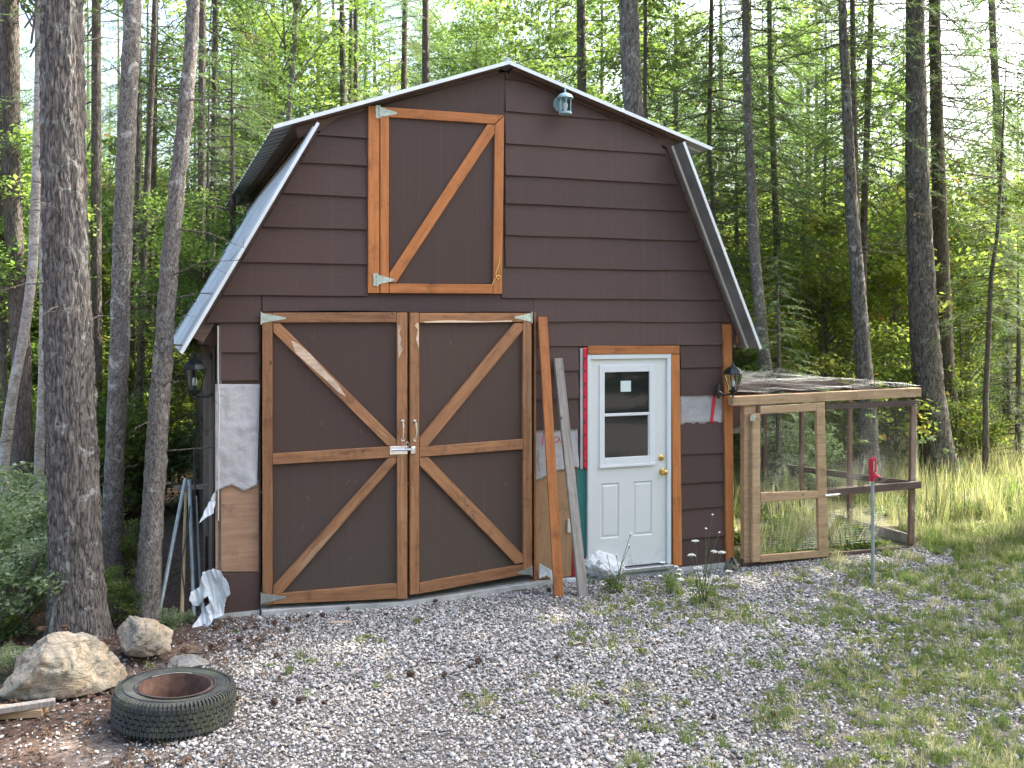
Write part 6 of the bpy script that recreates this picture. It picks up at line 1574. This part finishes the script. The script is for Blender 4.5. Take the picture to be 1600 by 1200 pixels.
for (u, v) in ((92, 1024), (97, 1020), (58, 1026), (65, 1028), (100, 1027)):
    p = on_ground(u, v+40); o = link('pine_cone', cm, M=Matrix.Translation((p.x, p.y+.02, .36)) @ Matrix.Rotation(rc.uniform(0, 6.28), 4, 'Z') @ Matrix.Rotation(1.5, 4, 'Y'), label='small brown pine cone lying on top of the large tan boulder', cat='pine cone', group='pine cones on the boulder')
for i, (a, b_, lb_) in enumerate([((400, 1000), (432, 985), 'reddish bare twig on the gravel left of the garage door'), ((800, 926), (842, 928), 'bleached splinter of wood at the foot of the concrete apron'), ((893, 1012), (924, 1012), 'dark little twig in the weeds before the entry door'), ((1108, 972), (1140, 970), 'curved dry twig near the flowering weed'), ((352, 1080), (392, 1086), 'thin twig right of the tyre')]):
    p0 = on_ground(*a); p1 = on_ground(*b_); m_ = (p0+p1)/2+Vector((0, .01, .03)); MB().tube([p0+Vector((0, 0, .015)), m_, p1+Vector((0, 0, .015))], [.007, .006, .003], 6).build('twig', 'twig', label=lb_, cat='twig', smooth=True)
def wild_carrot(label, u, v, stems, scale=1.0):
    b0 = on_ground(u, v); root = empty('wild_carrot', Matrix.Translation((b0.x, b0.y, 0)), label=label, cat='flower', group='white flowering weeds before the barn')
    st = MB(); fl = []; rg = random.Random(int(u)); Y = b0.y
    for (uu, vv, r) in stems:
        p = at(uu, vv, Y+rg.uniform(-.05, .05)); t = Vector((p.x-b0.x, rg.uniform(-.08, .08), p.z)); m_ = t*.5+Vector((rg.uniform(-.04, .04), 0, .03))
        st.tube([(rg.uniform(-.03, .03), 0, 0), m_, t], [.004, .003, .002], 5, caps=False)
        n_ = int(60*max(.3, r/.035))
        for k in range(n_):
            a = rg.uniform(0, 6.28); rr = r*rg.random()**.5; c_ = t+Vector((math.cos(a)*rr, math.sin(a)*rr, .012-rr*rr*8+rg.uniform(-.004, .004))); fl.append(c_)
            if k % 6 == 0: st.tube([t-Vector((0, 0, .02)), c_], [.0012, .0008], 3, caps=False)
    st.build('stem', 'stem_green', root)
    V_ = []; Fc = []
    for c_ in fl:
        s_ = .0055; a = rg.uniform(0, 3); o = len(V_)
        for k in range(4): V_.append((c_.x+s_*math.cos(a+k*1.57), c_.y+s_*math.sin(a+k*1.57), c_.z+.003*((k % 2)*2-1)))
        Fc.append((o, o+1, o+2, o+3))
    link('flower_head', npmesh('flower_head', V_, Fc, 'white_petal'), root, kind='stuff')
    cs = [(rg.uniform(-.12, .12)*scale, rg.uniform(-.1, .1)*scale, rg.uniform(.02, .22)*scale) for _ in range(26)]
    link('leaf_spray', leaves('leaf_spray', cs, .05, 420, .022, int(u), 'leaves_green'), root, kind='stuff')
simple('stem_green', (0.10, 0.13, 0.05), .7, var=.2, bstr=0)
wild_carrot('tall white flowering weed before the orange corner board', 1098, 945, [(1088, 848, .03), (1082, 870, .035), (1115, 862, .03), (1128, 864, .035), (1088, 885, .04), (1112, 805, .006), (1105, 830, .008), (1125, 835, .006), (1095, 900, .04), (1120, 905, .04), (1066, 910, .035), (1140, 895, .03), (1083, 927, .035), (1062, 893, .02)])
wild_carrot('dry flowering weed bending before the white door', 962, 925, [(986, 837, .016), (984, 855, .008), (947, 864, .006), (963, 868, .012), (940, 880, .008), (975, 885, .01)], .6)
wild_carrot('low white flowering weed right of the entry door step', 1045, 925, [(1035, 880, .02), (1055, 885, .02), (1062, 900, .03), (1030, 900, .015)], .8)
bk = on_ground(1142, 893); boulder('dark_clod', Vector((bk.x, bk.y, .05)), (.075, .06, .09), 21, 'soil', 'dark clod of earth at the foot of the corner board', 'clod')
MB().tube([on_ground(1140, 885, .02), at(1143, 872, 9.3), on_ground(1152, 888, .02)], .012, 8).build('black_cable_stub', 'cable_black', label='bent black cable end beside the corner board', cat='cable', smooth=True)
# flowering stalks in the meadow right of the pen
for i, (u, v, Y, lb_) in enumerate([(1440, 690, 11.0, 'pale green seed head tallest beside the pen corner post'), (1456, 685, 11.2, 'pale green seed head right of the pen corner post'), (1478, 705, 11.4, 'pale flat seed head before the thick rough trunk'), (1500, 725, 11.6, 'pale flat seed head before the dark trunk'),
                                    (1360, 650, 12.4, 'pale seed head seen through the wire of the pen'), (1350, 690, 12.2, 'seed head standing low inside the pen wire')]):
    p = at(u, v, Y); b0 = Vector((p.x+.05, Y, gz(p.x, Y))); root = empty('seed_stalk', Matrix.Translation(b0), label=lb_, cat='weed', group='tall seed stalks by the pen')
    t = Vector((-.05, 0, p.z-b0.z)); MB().tube([(0, 0, 0), t*.5+Vector((.03, 0, 0)), t], [.006, .004, .003], 5).build('stem', 'stem_green', root)
    link('seed_head', leaves('seed_head', [tuple(t)], .06, 60, .028, 50+i, 'leaves_pale'), root)
print('objects', len(bpy.data.objects))
